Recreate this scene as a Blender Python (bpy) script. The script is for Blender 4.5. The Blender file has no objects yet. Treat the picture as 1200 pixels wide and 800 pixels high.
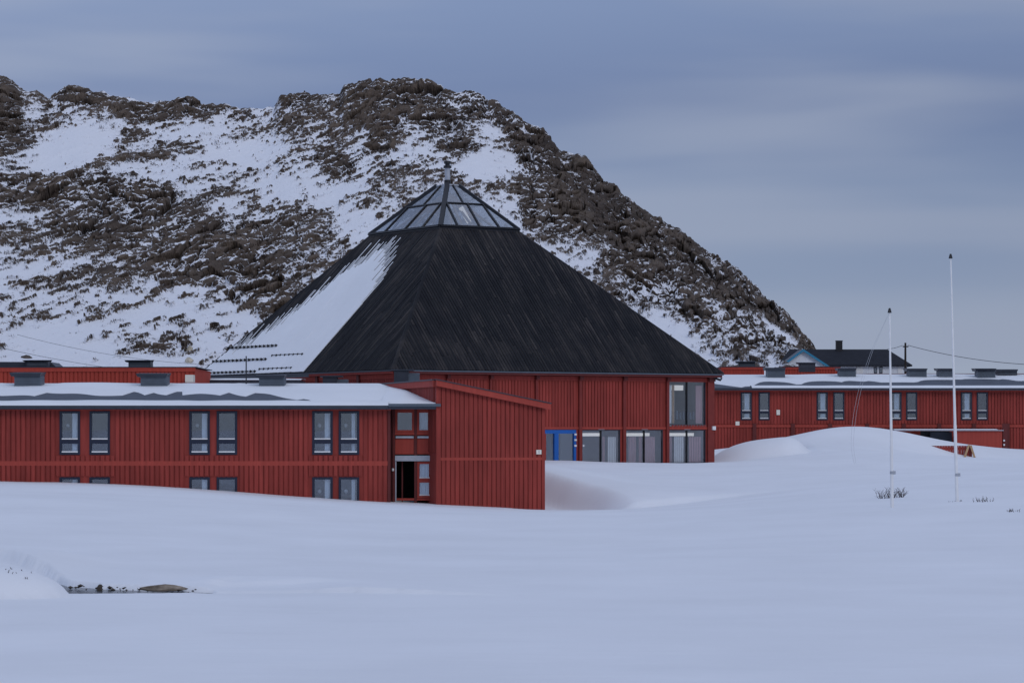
import bpy, math, random
import numpy as np
from mathutils import Vector, Matrix

# ------------------------------------------------------------------ camera, sky, sun, exposure
F = 3300.0            # focal length in pixels of a 1200 px wide picture
CZ = 4.0              # eye height above the datum
HY = 503.0            # row of the horizon
sc = bpy.context.scene
COL = sc.collection
cam_d = bpy.data.cameras.new('camera')
cam = bpy.data.objects.new('camera', cam_d)
COL.objects.link(cam)
cam_d.sensor_width = 36.0
cam_d.lens = 36.0 * F / 1200.0
cam_d.shift_y = (HY - 400.0) / 1200.0
cam_d.clip_start = 0.5
cam_d.clip_end = 12000
cam.location = (0, 0, CZ)
cam.rotation_euler = (math.radians(90), 0, 0)
sc.camera = cam

SUN_EL, SUN_AZ = math.radians(31), math.radians(150)   # azimuth from +Y, clockwise
world = bpy.data.worlds.new('World')
sc.world = world
world.use_nodes = True
wn, wl = world.node_tree.nodes, world.node_tree.links
wn.clear()
w_out = wn.new('ShaderNodeOutputWorld')
w_bg = wn.new('ShaderNodeBackground')
w_bg.inputs['Strength'].default_value = 1.0
sky = wn.new('ShaderNodeTexSky')
sky.sky_type = 'NISHITA'
sky.sun_disc = False
sky.sun_elevation = SUN_EL
sky.sun_rotation = SUN_AZ
sky.air_density = 1.0
sky.dust_density = 2.0
w_tc = wn.new('ShaderNodeTexCoord')
w_sep = wn.new('ShaderNodeSeparateXYZ')
wl.new(w_tc.outputs['Generated'], w_sep.inputs[0])
w_ramp = wn.new('ShaderNodeValToRGB')
cr = w_ramp.color_ramp
stops = [(0.0, (.36, .42, .53)), (0.034, (.33, .39, .51)), (0.052, (.245, .31, .455)), (0.085, (.205, .272, .43)), (0.115, (.160, .217, .382)), (0.15, (.205, .275, .455)),
         (0.40, (.26, .335, .53)), (0.75, (.44, .525, .735)), (1.0, (.54, .62, .84))]
cr.elements[0].position, cr.elements[0].color = stops[0][0], (*stops[0][1], 1)
cr.elements[1].position, cr.elements[1].color = stops[-1][0], (*stops[-1][1], 1)
for p_, c_ in stops[1:-1]:
    e_ = cr.elements.new(p_)
    e_.color = (*c_, 1)
wl.new(w_sep.outputs['Z'], w_ramp.inputs[0])
w_map = wn.new('ShaderNodeMapping')
w_map.inputs['Scale'].default_value = (4.2, 4.2, 30)
w_map.inputs['Location'].default_value = (3.3, 0, .6)
wl.new(w_tc.outputs['Generated'], w_map.inputs[0])
w_n = wn.new('ShaderNodeTexNoise')
w_n.inputs['Scale'].default_value = 1.0
w_n.inputs['Detail'].default_value = 3.2
w_n.inputs['Roughness'].default_value = .42
w_n.inputs['Distortion'].default_value = .15
wl.new(w_map.outputs[0], w_n.inputs['Vector'])
w_cl = wn.new('ShaderNodeMapRange')
w_cl.inputs['From Min'].default_value = .40
w_cl.inputs['From Max'].default_value = .66
w_cl.inputs['To Min'].default_value = 0
w_cl.inputs['To Max'].default_value = .75
w_cl.interpolation_type = 'SMOOTHSTEP'
wl.new(w_n.outputs['Fac'], w_cl.inputs['Value'])
w_mixc = wn.new('ShaderNodeMix')
w_mixc.data_type = 'RGBA'
wl.new(w_cl.outputs[0], w_mixc.inputs['Factor'])
wl.new(w_ramp.outputs[0], w_mixc.inputs['A'])
w_mixc.inputs['B'].default_value = (.31, .36, .49, 1)
w_sk = wn.new('ShaderNodeVectorMath')
w_sk.operation = 'SCALE'
w_sk.inputs['Scale'].default_value = .06
wl.new(sky.outputs[0], w_sk.inputs[0])
w_mix2 = wn.new('ShaderNodeMix')
w_mix2.data_type = 'RGBA'
w_mix2.inputs['Factor'].default_value = .93          # heavy overcast in front of the clear sky
wl.new(w_sk.outputs[0], w_mix2.inputs['A'])
w_lr = wn.new('ShaderNodeMapRange')                  # the cloud deck is thinner towards the left
w_lr.inputs['From Min'].default_value = -.25
w_lr.inputs['From Max'].default_value = .25
w_lr.inputs['To Min'].default_value = 1.16
w_lr.inputs['To Max'].default_value = .96
wl.new(w_sep.outputs['X'], w_lr.inputs['Value'])
w_sc = wn.new('ShaderNodeVectorMath')
w_sc.operation = 'SCALE'
wl.new(w_mixc.outputs['Result'], w_sc.inputs[0])
wl.new(w_lr.outputs[0], w_sc.inputs['Scale'])
wl.new(w_sc.outputs[0], w_mix2.inputs['B'])
wl.new(w_mix2.outputs['Result'], w_bg.inputs['Color'])
wl.new(w_bg.outputs[0], w_out.inputs[0])

sun_d = bpy.data.lights.new('sun', 'SUN')
sun_d.energy = 0.60
sun_d.angle = math.radians(22)
sun_d.color = (1.0, .96, .94)
sun = bpy.data.objects.new('sun', sun_d)
COL.objects.link(sun)
sdir = Vector((math.sin(SUN_AZ) * math.cos(SUN_EL), math.cos(SUN_AZ) * math.cos(SUN_EL), math.sin(SUN_EL)))
sun.rotation_euler = sdir.to_track_quat('Z', 'Y').to_euler()
sun.location = sdir * 100

vs = sc.view_settings
vs.view_transform = 'Standard'
vs.look = 'None'
vs.exposure = 0.0
vs.gamma = 1.0
vs.use_curve_mapping = False

rnd = random.Random(7)
R = math.radians


# ------------------------------------------------------------------ helpers
def P(px, py, D):
    return Vector(((px - 600) / F * D, D, CZ - (py - HY) / F * D))


def zat(py, D):
    return CZ - (py - HY) / F * D


class MB:
    def __init__(self):
        self.v, self.f = [], []

    def add(self, vs_, fs):
        b = len(self.v)
        self.v += [tuple(x) for x in vs_]
        self.f += [tuple(i + b for i in q) for q in fs]

    def hexa(self, c):  # 8 corners: bottom 0-3, top 4-7
        self.add(c, [(0, 3, 2, 1), (4, 5, 6, 7), (0, 1, 5, 4), (1, 2, 6, 5), (2, 3, 7, 6), (3, 0, 4, 7)])

    def box(self, x0, x1, y0, y1, z0, z1):
        self.hexa([(x0, y0, z0), (x1, y0, z0), (x1, y1, z0), (x0, y1, z0), (x0, y0, z1), (x1, y0, z1), (x1, y1, z1), (x0, y1, z1)])

    def tube(self, pts, r, n=8, r1=None, caps=True):
        pts = [Vector(p) for p in pts]
        m = len(pts)
        rings = []
        for i, p in enumerate(pts):
            d = (pts[min(i + 1, m - 1)] - pts[max(i - 1, 0)]).normalized()
            a = d.cross(Vector((0, 1, 0)) if abs(d.y) < .9 else Vector((1, 0, 0))).normalized()
            b = d.cross(a)
            rr = r if r1 is None else r + (r1 - r) * i / (m - 1)
            rings.append([p + (a * math.cos(2 * math.pi * k / n) + b * math.sin(2 * math.pi * k / n)) * rr for k in range(n)])
        base = len(self.v)
        for q in rings:
            self.v += [tuple(x) for x in q]
        for i in range(m - 1):
            for k in range(n):
                k2 = (k + 1) % n
                self.f.append((base + i * n + k, base + i * n + k2, base + (i + 1) * n + k2, base + (i + 1) * n + k))
        if caps:
            self.f.append(tuple(base + k for k in range(n))[::-1])
            self.f.append(tuple(base + (m - 1) * n + k for k in range(n)))

    def build(self, name, mat, parent=None, smooth=False, kind=None):
        me = bpy.data.meshes.new(name)
        me.from_pydata(self.v, [], self.f)
        me.validate()
        me.update()
        if mat:
            me.materials.append(mat)
        if smooth:
            me.polygons.foreach_set('use_smooth', [True] * len(me.polygons))
        o = bpy.data.objects.new(name, me)
        COL.objects.link(o)
        if parent:
            o.parent = parent
            bpy_parent_fix(o)
        if kind:
            o['kind'] = kind
        return o


def bpy_parent_fix(o):
    # vertices are given in world space: cancel the parent's placement
    def wm(q):
        b = Matrix.Translation(q.location) @ q.rotation_euler.to_matrix().to_4x4()
        return wm(q.parent) @ q.matrix_parent_inverse @ b if q.parent else b
    o.matrix_parent_inverse = wm(o.parent).inverted()


def thing(name, label, cat, loc=(0, 0, 0), group=None):
    o = bpy.data.objects.new(name, None)
    COL.objects.link(o)
    o.location = loc
    o.empty_display_size = .3
    o['label'] = label
    o['category'] = cat
    if group:
        o['group'] = group
    return o


def tag(o, label, cat, group=None):
    o['label'] = label
    o['category'] = cat
    if group:
        o['group'] = group
    return o


class Frame:
    """a wall: origin on the ground plan, a = direction along it, n = outward"""
    def __init__(self, x, y, ang):
        self.o = Vector((x, y, 0))
        self.a = Vector((math.cos(ang), math.sin(ang), 0))
        self.n = Vector((math.sin(ang), -math.cos(ang), 0))

    def pt(self, s, d, z):
        v = self.o + self.a * s + self.n * d
        return Vector((v.x, v.y, z))

    def box(self, mb, s0, s1, d0, d1, z0, z1):
        p = self.pt
        mb.hexa([p(s0, d1, z0), p(s1, d1, z0), p(s1, d0, z0), p(s0, d0, z0), p(s0, d1, z1), p(s1, d1, z1), p(s1, d0, z1), p(s0, d0, z1)])

    def s(self, px, d=0.0):
        o = self.o + self.n * d
        t = (px - 600) / F
        return (t * o.y - o.x) / (self.a.x - t * self.a.y)

    def z(self, py, s, d=0.0):
        return zat(py, self.pt(s, d, 0).y)


def wall(fr, s0, s1, z0, z1, holes, mat, parent, th=.22, name='wall', top=None):
    """solid wall with real openings; top(s) optional sloping upper edge"""
    mb = MB()
    cuts = sorted({s0, s1} | {h[i] for h in holes for i in (0, 1) if s0 < h[i] < s1})
    for a, b in zip(cuts, cuts[1:]):
        m = (a + b) / 2
        hs = sorted((h[2], h[3]) for h in holes if h[0] < m < h[1])
        z = z0
        for ha, hb in hs:
            if ha > z:
                fr.box(mb, a, b, -th, 0, z, ha)
            z = max(z, hb)
        if top:
            p = fr.pt
            ta, tb = top(a), top(b)
            mb.hexa([p(a, 0, z), p(b, 0, z), p(b, -th, z), p(a, -th, z), p(a, 0, ta), p(b, 0, tb), p(b, -th, tb), p(a, -th, ta)])
        elif z1 > z:
            fr.box(mb, a, b, -th, 0, z, z1)
    return mb.build(name, mat, parent)


def boards(fr, s0, s1, z0, z1, holes, mat, parent, per=.22, w=.155, d=.05, top=None, off=0):
    """upright cladding boards, the gaps between them real"""
    mb = MB()
    n = int((s1 - s0) / per)
    per = (s1 - s0) / max(n, 1)
    for i in range(n):
        a = s0 + i * per + (per - w) / 2
        b = a + w
        dd = d + rnd.uniform(-.004, .004)
        hs = sorted((h[2], h[3]) for h in holes if h[0] < b and h[1] > a)
        z = z0
        for ha, hb in hs:
            if ha > z:
                fr.box(mb, a, b, off + .001, off + dd, z, ha)
            z = max(z, hb)
        zt = z1 if top is None else min(top(a), top(b))
        if zt > z + .02:
            fr.box(mb, a, b, off + .001, off + dd, z, zt)
    return mb.build('cladding_boards', mat, parent, kind='stuff')


# ------------------------------------------------------------------ noise for terrain
_rg = np.random.default_rng(11)
_perm = _rg.permutation(4096)
_val = _rg.random(4096)
_g2 = _rg.normal(size=(4096, 2))


def _h(ix, iy, k=0):
    return _perm[(_perm[(ix + 911 * k) & 4095] + iy) & 4095]


def vnoise(x, y, k=0):
    ix, iy = np.floor(x).astype(int), np.floor(y).astype(int)
    fx, fy = x - ix, y - iy
    fx = fx * fx * fx * (fx * (fx * 6 - 15) + 10)
    fy = fy * fy * fy * (fy * (fy * 6 - 15) + 10)
    v = lambda a, b: _val[_h(ix + a, iy + b, k)]
    return ((v(0, 0) * (1 - fx) + v(1, 0) * fx) * (1 - fy) + (v(0, 1) * (1 - fx) + v(1, 1) * fx) * fy) * 2 - 1


def fbm(x, y, o=4, k=0, g=.5):
    s, a, t = 0, 1, 0
    for i in range(o):
        s = s + a * vnoise(x * 2 ** i + 17.3 * i, y * 2 ** i - 9.1 * i, k + i)
        t += a
        a *= g
    return s / t


def worley(x, y, k=0, tilt=.6):
    """angular blocks: every cell has its own level and tilt"""
    ix, iy = np.floor(x).astype(int), np.floor(y).astype(int)
    best = np.full(x.shape, 9.)
    best2 = np.full(x.shape, 9.)
    val = np.zeros(x.shape)
    for a in (-1, 0, 1):
        for b in (-1, 0, 1):
            h = _h(ix + a, iy + b, k)
            cx, cy = ix + a + _val[h], iy + b + _val[(h + 77) & 4095]
            d = np.hypot(x - cx, y - cy)
            v = _val[(h + 191) & 4095] + tilt * (_g2[h, 0] * (x - cx) + _g2[h, 1] * (y - cy))
            m = d < best
            best2 = np.where(m, best, np.minimum(best2, d))
            val = np.where(m, v, val)
            best = np.where(m, d, best)
    return val, best2 - best


def sstep(a, b, x):
    t = np.clip((x - a) / (b - a), 0, 1)
    return t * t * (3 - 2 * t)


def grid_object(name, X, Y, Z, mat, attrs=None, smooth=True):
    n, m = X.shape
    me = bpy.data.meshes.new(name)
    co = np.stack([X, Y, Z], -1).reshape(-1, 3).astype(np.float32)
    idx = np.arange(n * m).reshape(n, m)
    q = np.stack([idx[:-1, :-1], idx[:-1, 1:], idx[1:, 1:], idx[1:, :-1]], -1).reshape(-1, 4).astype(np.int32)
    me.vertices.add(len(co))
    me.vertices.foreach_set('co', co.ravel())
    me.loops.add(q.size)
    me.loops.foreach_set('vertex_index', q.ravel())
    me.polygons.add(len(q))
    me.polygons.foreach_set('loop_start', np.arange(0, q.size, 4, dtype=np.int32))
    me.polygons.foreach_set('use_smooth', np.full(len(q), smooth))
    me.update(calc_edges=True)
    for k, v in (attrs or {}).items():
        a = me.attributes.new(k, 'FLOAT', 'POINT')
        a.data.foreach_set('value', v.ravel().astype(np.float32))
    me.materials.append(mat)
    o = bpy.data.objects.new(name, me)
    COL.objects.link(o)
    return o


# ------------------------------------------------------------------ materials
def new_mat(name):
    m = bpy.data.materials.new(name)
    m.use_nodes = True
    nt = m.node_tree
    b = nt.nodes['Principled BSDF']
    return m, nt.nodes, nt.links, b


def setspec(b, v):
    b.inputs['Specular IOR Level'].default_value = v


def mat_plain(name, col, rough=.7, var=.12, scale=3.0, spec=.3, metal=0, stretch=(1, 1, 1)):
    m, N, L, b = new_mat(name)
    tc = N.new('ShaderNodeTexCoord')
    mp = N.new('ShaderNodeMapping')
    mp.inputs['Scale'].default_value = stretch
    L.new(tc.outputs['Object'], mp.inputs[0])
    n = N.new('ShaderNodeTexNoise')
    n.inputs['Scale'].default_value = scale
    n.inputs['Detail'].default_value = 5
    L.new(mp.outputs[0], n.inputs['Vector'])
    mr = N.new('ShaderNodeMapRange')
    mr.inputs['From Min'].default_value = .3
    mr.inputs['From Max'].default_value = .7
    mr.inputs['To Min'].default_value = 1 - var
    mr.inputs['To Max'].default_value = 1 + var
    L.new(n.outputs['Fac'], mr.inputs[0])
    vm = N.new('ShaderNodeVectorMath')
    vm.operation = 'SCALE'
    vm.inputs[0].default_value = col
    L.new(mr.outputs[0], vm.inputs['Scale'])
    L.new(vm.outputs[0], b.inputs['Base Color'])
    b.inputs['Roughness'].default_value = rough
    b.inputs['Metallic'].default_value = metal
    setspec(b, spec)
    return m


def mat_boards(name, col, isl=.12, var=.14, rough=.75, streak=None):
    """painted or tarred timber: each board a slightly different tone, grain running up the board"""
    m, N, L, b = new_mat(name)
    g = N.new('ShaderNodeNewGeometry')
    tc = N.new('ShaderNodeTexCoord')
    mp = N.new('ShaderNodeMapping')
    mp.inputs['Scale'].default_value = (6, 6, .5)
    L.new(tc.outputs['Object'], mp.inputs[0])
    n = N.new('ShaderNodeTexNoise')
    n.inputs['Scale'].default_value = 1.2
    n.inputs['Detail'].default_value = 6
    L.new(mp.outputs[0], n.inputs['Vector'])
    n2 = N.new('ShaderNodeTexNoise')
    n2.inputs['Scale'].default_value = .35
    n2.inputs['Detail'].default_value = 4
    L.new(tc.outputs['Object'], n2.inputs['Vector'])
    m1 = N.new('ShaderNodeMapRange')
    m1.inputs['To Min'].default_value = 1 - isl
    m1.inputs['To Max'].default_value = 1 + isl
    L.new(g.outputs['Random Per Island'], m1.inputs[0])
    m2 = N.new('ShaderNodeMapRange')
    m2.inputs['From Min'].default_value = .3
    m2.inputs['From Max'].default_value = .7
    m2.inputs['To Min'].default_value = 1 - var
    m2.inputs['To Max'].default_value = 1 + var
    L.new(n.outputs['Fac'], m2.inputs[0])
    m3 = N.new('ShaderNodeMapRange')
    m3.inputs['From Min'].default_value = .3
    m3.inputs['From Max'].default_value = .7
    m3.inputs['To Min'].default_value = 1 - var * .7
    m3.inputs['To Max'].default_value = 1 + var * .7
    L.new(n2.outputs['Fac'], m3.inputs[0])
    p1 = N.new('ShaderNodeMath'); p1.operation = 'MULTIPLY'
    L.new(m1.outputs[0], p1.inputs[0]); L.new(m2.outputs[0], p1.inputs[1])
    p2 = N.new('ShaderNodeMath'); p2.operation = 'MULTIPLY'
    L.new(p1.outputs[0], p2.inputs[0]); L.new(m3.outputs[0], p2.inputs[1])
    vm = N.new('ShaderNodeVectorMath'); vm.operation = 'SCALE'
    vm.inputs[0].default_value = col
    L.new(p2.outputs[0], vm.inputs['Scale'])
    L.new(vm.outputs[0], b.inputs['Base Color'])
    b.inputs['Roughness'].default_value = rough
    setspec(b, .25)
    return m


M = {}
M['red'] = mat_boards('red_painted_boards', (.285, .045, .035), .11, .17)
M['red_trim'] = mat_boards('red_painted_trim', (.37, .060, .044), .06, .10)
M['red_bright'] = mat_boards('bright_red_paint', (.39, .056, .037), .06, .10)
M['red_shaded'] = mat_plain('red_paint_shaded', (.20, .030, .024), .65, .12)  # same red as the boards, darkened to carry the shading at the posts
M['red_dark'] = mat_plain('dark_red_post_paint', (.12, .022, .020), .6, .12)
M['felt'] = mat_plain('dark_roof_felt', (.075, .088, .115), .7, .18, 2.0)
M['dark_metal'] = mat_plain('dark_blue_grey_sheet_metal', (.028, .034, .050), .45, .15, 3, .5)
M['grey_metal'] = mat_plain('blue_grey_sheet_metal', (.085, .108, .138), .5, .10, 3, .5)
M['felt_dark'] = mat_plain('black_roofing', (.022, .024, .032), .85, .15, 2, .15)
M['galv'] = mat_plain('galvanised_metal', (.42, .44, .48), .4, .1, 5, .5, .4)
M['navy'] = mat_plain('navy_window_paint', (.006, .011, .032), .4, .1, 4, .5)
M['blue'] = mat_plain('bright_blue_door_paint', (.004, .105, .42), .4, .06, 4, .5)
M['white'] = mat_plain('white_paint', (.78, .78, .78), .5, .05, 4)
M['cream'] = mat_plain('cream_plastic', (.80, .77, .68), .4, .04, 4)
M['black'] = mat_plain('black_metal', (.012, .013, .017), .45, .1, 4, .4)
M['house_wall'] = mat_boards('pale_blue_house_boards', (.74, .77, .82), .03, .05)
M['house_trim'] = mat_plain('turquoise_trim_paint', (.035, .22, .36), .5, .08)
M['wood'] = mat_plain('raw_timber', (.42, .28, .16), .8, .15, 6, .2)
M['pole_wood'] = mat_plain('weathered_pole_wood', (.04, .033, .03), .85, .2, 5, .2)
M['curtain'] = mat_plain('white_curtain', (.85, .86, .86), .9, .08, 8, .1, 0, (6, 6, .3))
M['pink_curtain'] = mat_plain('dusty_pink_curtain', (.55, .36, .38), .9, .15, 4, .1, 0, (6, 6, .3))
M['room'] = mat_plain('pale_room_wall', (.50, .50, .52), .8, .06)
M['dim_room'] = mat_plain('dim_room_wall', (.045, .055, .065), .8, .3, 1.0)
M['room_floor'] = mat_plain('grey_room_floor', (.20, .20, .22), .6, .08)
M['twig'] = mat_plain('dark_twig_bark', (.055, .042, .045), .85, .2, 5, .2)
M['rope'] = mat_plain('pale_rope', (.55, .56, .58), .8, .05)
M['cable'] = mat_plain('dark_cable', (.03, .032, .04), .6, .05)
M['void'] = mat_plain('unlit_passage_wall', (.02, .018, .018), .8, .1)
M['bank_rock'] = mat_plain('brown_bank_rock', (.22, .185, .15), .9, .5, 5)
M['pale_rock'] = mat_plain('cream_lichen_rock', (.52, .47, .38), .9, .25, 3)

# lit ceiling lamp inside the hall
m, N, L, b = new_mat('lit_ceiling_lamp')
b.inputs['Emission Color'].default_value = (1, .96, .9, 1)
b.inputs['Emission Strength'].default_value = .5
M['lamp'] = m


def mat_glass(name, refl, tint):
    m, N, L, b = new_mat(name)
    N.remove(b)
    out = [n for n in N if n.type == 'OUTPUT_MATERIAL'][0]
    gl = N.new('ShaderNodeBsdfGlossy')
    gl.inputs['Roughness'].default_value = .015
    gl.inputs['Color'].default_value = (.92, .95, 1, 1)
    tr = N.new('ShaderNodeBsdfTransparent')
    tr.inputs['Color'].default_value = (*tint, 1)
    tc = N.new('ShaderNodeTexCoord')
    n = N.new('ShaderNodeTexNoise')
    n.inputs['Scale'].default_value = .9
    L.new(tc.outputs['Object'], n.inputs['Vector'])
    bp = N.new('ShaderNodeBump')
    bp.inputs['Strength'].default_value = .015
    bp.inputs['Distance'].default_value = .05
    L.new(n.outputs['Fac'], bp.inputs['Height'])
    L.new(bp.outputs[0], gl.inputs['Normal'])
    mx = N.new('ShaderNodeMixShader')
    mx.inputs[0].default_value = refl
    L.new(tr.outputs[0], mx.inputs[1])
    L.new(gl.outputs[0], mx.inputs[2])
    L.new(mx.outputs[0], out.inputs[0])
    return m


M['glass'] = mat_glass('window_glass', .13, (.82, .87, .92))
M['hall_glass'] = mat_glass('hall_window_glass', .10, (.88, .90, .92))
M['roof_glass'] = mat_glass('skylight_glass', .24, (.78, .80, .82))


def mat_snow(name, col=(.80, .82, .86), bump=.25, fine=True):
    m, N, L, b = new_mat(name)
    tc = N.new('ShaderNodeTexCoord')
    n = N.new('ShaderNodeTexNoise')
    n.inputs['Scale'].default_value = .22
    n.inputs['Detail'].default_value = 6
    n.inputs['Roughness'].default_value = .55
    L.new(tc.outputs['Object'], n.inputs['Vector'])
    mr = N.new('ShaderNodeMapRange')
    mr.inputs['From Min'].default_value = .3
    mr.inputs['From Max'].default_value = .7
    mr.inputs['To Min'].default_value = .955
    mr.inputs['To Max'].default_value = 1.03
    L.new(n.outputs['Fac'], mr.inputs[0])
    vm = N.new('ShaderNodeVectorMath'); vm.operation = 'SCALE'
    vm.inputs[0].default_value = col
    L.new(mr.outputs[0], vm.inputs['Scale'])
    L.new(vm.outputs[0], b.inputs['Base Color'])
    b.inputs['Roughness'].default_value = .75
    setspec(b, .2)
    # wind ripples and grain
    mp = N.new('ShaderNodeMapping')
    mp.inputs['Scale'].default_value = (.5, 1.6, 1)
    mp.inputs['Rotation'].default_value = (0, 0, .35)
    L.new(tc.outputs['Object'], mp.inputs[0])
    n2 = N.new('ShaderNodeTexNoise')
    n2.inputs['Scale'].default_value = 1.1
    n2.inputs['Detail'].default_value = 7
    L.new(mp.outputs[0], n2.inputs['Vector'])
    bp = N.new('ShaderNodeBump')
    bp.inputs['Strength'].default_value = bump
    bp.inputs['Distance'].default_value = .12
    L.new(n2.outputs['Fac'], bp.inputs['Height'])
    n3 = N.new('ShaderNodeTexNoise')
    n3.inputs['Scale'].default_value = 45
    n3.inputs['Detail'].default_value = 3
    L.new(tc.outputs['Object'], n3.inputs['Vector'])
    bp2 = N.new('ShaderNodeBump')
    bp2.inputs['Strength'].default_value = .12
    bp2.inputs['Distance'].default_value = .01
    L.new(n3.outputs['Fac'], bp2.inputs['Height'])
    L.new(bp.outputs[0], bp2.inputs['Normal'])
    L.new(bp2.outputs[0], b.inputs['Normal'])
    return m


M['snow'] = mat_snow('wind_packed_snow')
M['roof_snow'] = mat_snow('roof_snow', (.80, .82, .85), .3)

# hill: rock and snow by the attribute computed with the relief
m, N, L, b = new_mat('rock_and_snow')
at = N.new('ShaderNodeAttribute'); at.attribute_name = 'rock'
at2 = N.new('ShaderNodeAttribute'); at2.attribute_name = 'tone'
tc = N.new('ShaderNodeTexCoord')
nf = N.new('ShaderNodeTexNoise')
nf.inputs['Scale'].default_value = 2.4
nf.inputs['Detail'].default_value = 8
nf.inputs['Roughness'].default_value = .65
L.new(tc.outputs['Object'], nf.inputs['Vector'])
ms = N.new('ShaderNodeMath'); ms.operation = 'MULTIPLY_ADD'
ms.inputs[1].default_value = .95
L.new(nf.outputs['Fac'], ms.inputs[0]); L.new(at.outputs['Fac'], ms.inputs[2])
th = N.new('ShaderNodeMapRange')
th.inputs['From Min'].default_value = .985
th.inputs['From Max'].default_value = 1.05
L.new(ms.outputs[0], th.inputs[0])
rc = N.new('ShaderNodeValToRGB')
rc.color_ramp.elements[0].position = .25
rc.color_ramp.elements[0].color = (.040, .030, .025, 1)
rc.color_ramp.elements[1].position = .78
rc.color_ramp.elements[1].color = (.155, .118, .090, 1)
e = rc.color_ramp.elements.new(.5); e.color = (.084, .063, .049, 1)
ma = N.new('ShaderNodeMath'); ma.operation = 'MULTIPLY_ADD'; ma.inputs[1].default_value = .6
L.new(nf.outputs['Fac'], ma.inputs[0]); L.new(at2.outputs['Fac'], ma.inputs[2])
L.new(ma.outputs[0], rc.inputs[0])
mx = N.new('ShaderNodeMix'); mx.data_type = 'RGBA'
L.new(th.outputs[0], mx.inputs['Factor'])
mx.inputs['A'].default_value = (.88, .89, .93, 1)
L.new(rc.outputs[0], mx.inputs['B'])
L.new(mx.outputs['Result'], b.inputs['Base Color'])
b.inputs['Roughness'].default_value = .9
setspec(b, .15)
bp = N.new('ShaderNodeBump'); bp.inputs['Strength'].default_value = .7; bp.inputs['Distance'].default_value = .5
L.new(nf.outputs['Fac'], bp.inputs['Height'])
L.new(bp.outputs[0], b.inputs['Normal'])
M['hill'] = m
M['rock'] = mat_plain('brown_grey_rock', (.085, .070, .060), .9, .35, 1.3, .15)

# tarred roof boards: near black with scattered brown and grey streaks
m, N, L, b = new_mat('tarred_roof_boards')
g = N.new('ShaderNodeNewGeometry')
tc = N.new('ShaderNodeTexCoord')
n1 = N.new('ShaderNodeTexNoise'); n1.inputs['Scale'].default_value = .55; n1.inputs['Detail'].default_value = 6
L.new(tc.outputs['Object'], n1.inputs['Vector'])
wv = N.new('ShaderNodeTexWhiteNoise'); wv.noise_dimensions = '1D'
L.new(g.outputs['Random Per Island'], wv.inputs['W'])
cmb = N.new('ShaderNodeCombineXYZ')
mm = N.new('ShaderNodeMath'); mm.operation = 'MULTIPLY'; mm.inputs[1].default_value = 300
L.new(g.outputs['Random Per Island'], mm.inputs[0])
sp = N.new('ShaderNodeSeparateXYZ'); L.new(tc.outputs['Object'], sp.inputs[0])
L.new(mm.outputs[0], cmb.inputs[0]); L.new(sp.outputs['Z'], cmb.inputs[2])
n2 = N.new('ShaderNodeTexNoise'); n2.inputs['Scale'].default_value = .26; n2.inputs['Detail'].default_value = 6
n2.inputs['Roughness'].default_value = .66
L.new(cmb.outputs[0], n2.inputs['Vector'])
ad = N.new('ShaderNodeMath'); ad.operation = 'MULTIPLY_ADD'; ad.inputs[1].default_value = .25
L.new(n1.outputs['Fac'], ad.inputs[0])
hf = N.new('ShaderNodeMath'); hf.operation = 'MULTIPLY'; hf.inputs[1].default_value = .95
L.new(n2.outputs['Fac'], hf.inputs[0]); L.new(hf.outputs[0], ad.inputs[2])
cr = N.new('ShaderNodeValToRGB')
cr.color_ramp.elements[0].position = .47; cr.color_ramp.elements[0].color = (.0095, .0105, .0145, 1)
cr.color_ramp.elements[1].position = .86; cr.color_ramp.elements[1].color = (.085, .077, .073, 1)
e = cr.color_ramp.elements.new(.60); e.color = (.0175, .0180, .0215, 1)
e = cr.color_ramp.elements.new(.70); e.color = (.036, .033, .034, 1)
wz_ = N.new('ShaderNodeMapRange')                    # boards are more weathered towards the top
wz_.inputs['From Min'].default_value = CZ + 8.5
wz_.inputs['From Max'].default_value = CZ + 12.5
wz_.inputs['To Max'].default_value = .065
L.new(sp.outputs['Z'], wz_.inputs['Value'])
ad2 = N.new('ShaderNodeMath'); ad2.operation = 'ADD'
L.new(ad.outputs[0], ad2.inputs[0]); L.new(wz_.outputs[0], ad2.inputs[1])
L.new(ad2.outputs[0], cr.inputs[0])
L.new(cr.outputs[0], b.inputs['Base Color'])
b.inputs['Roughness'].default_value = .85
setspec(b, .2)
M['tar'] = m

m, N, L, b = new_mat('dark_stream_water')
b.inputs['Base Color'].default_value = (.02, .022, .026, 1)
b.inputs['Roughness'].default_value = .2
setspec(b, .22)
tc = N.new('ShaderNodeTexCoord')
n1 = N.new('ShaderNodeTexNoise'); n1.inputs['Scale'].default_value = 3.5; n1.inputs['Detail'].default_value = 3
L.new(tc.outputs['Object'], n1.inputs['Vector'])
bp = N.new('ShaderNodeBump'); bp.inputs['Strength'].default_value = .35; bp.inputs['Distance'].default_value = .03
L.new(n1.outputs['Fac'], bp.inputs['Height']); L.new(bp.outputs[0], b.inputs['Normal'])
M['water'] = m

# ------------------------------------------------------------------ SETTING: snowfield
ctl = []          # (x, y, z above eye level)


def C3(px, py, D):
    ctl.append(((px - 600) / F * D, D, -(py - HY) / F * D))


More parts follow.
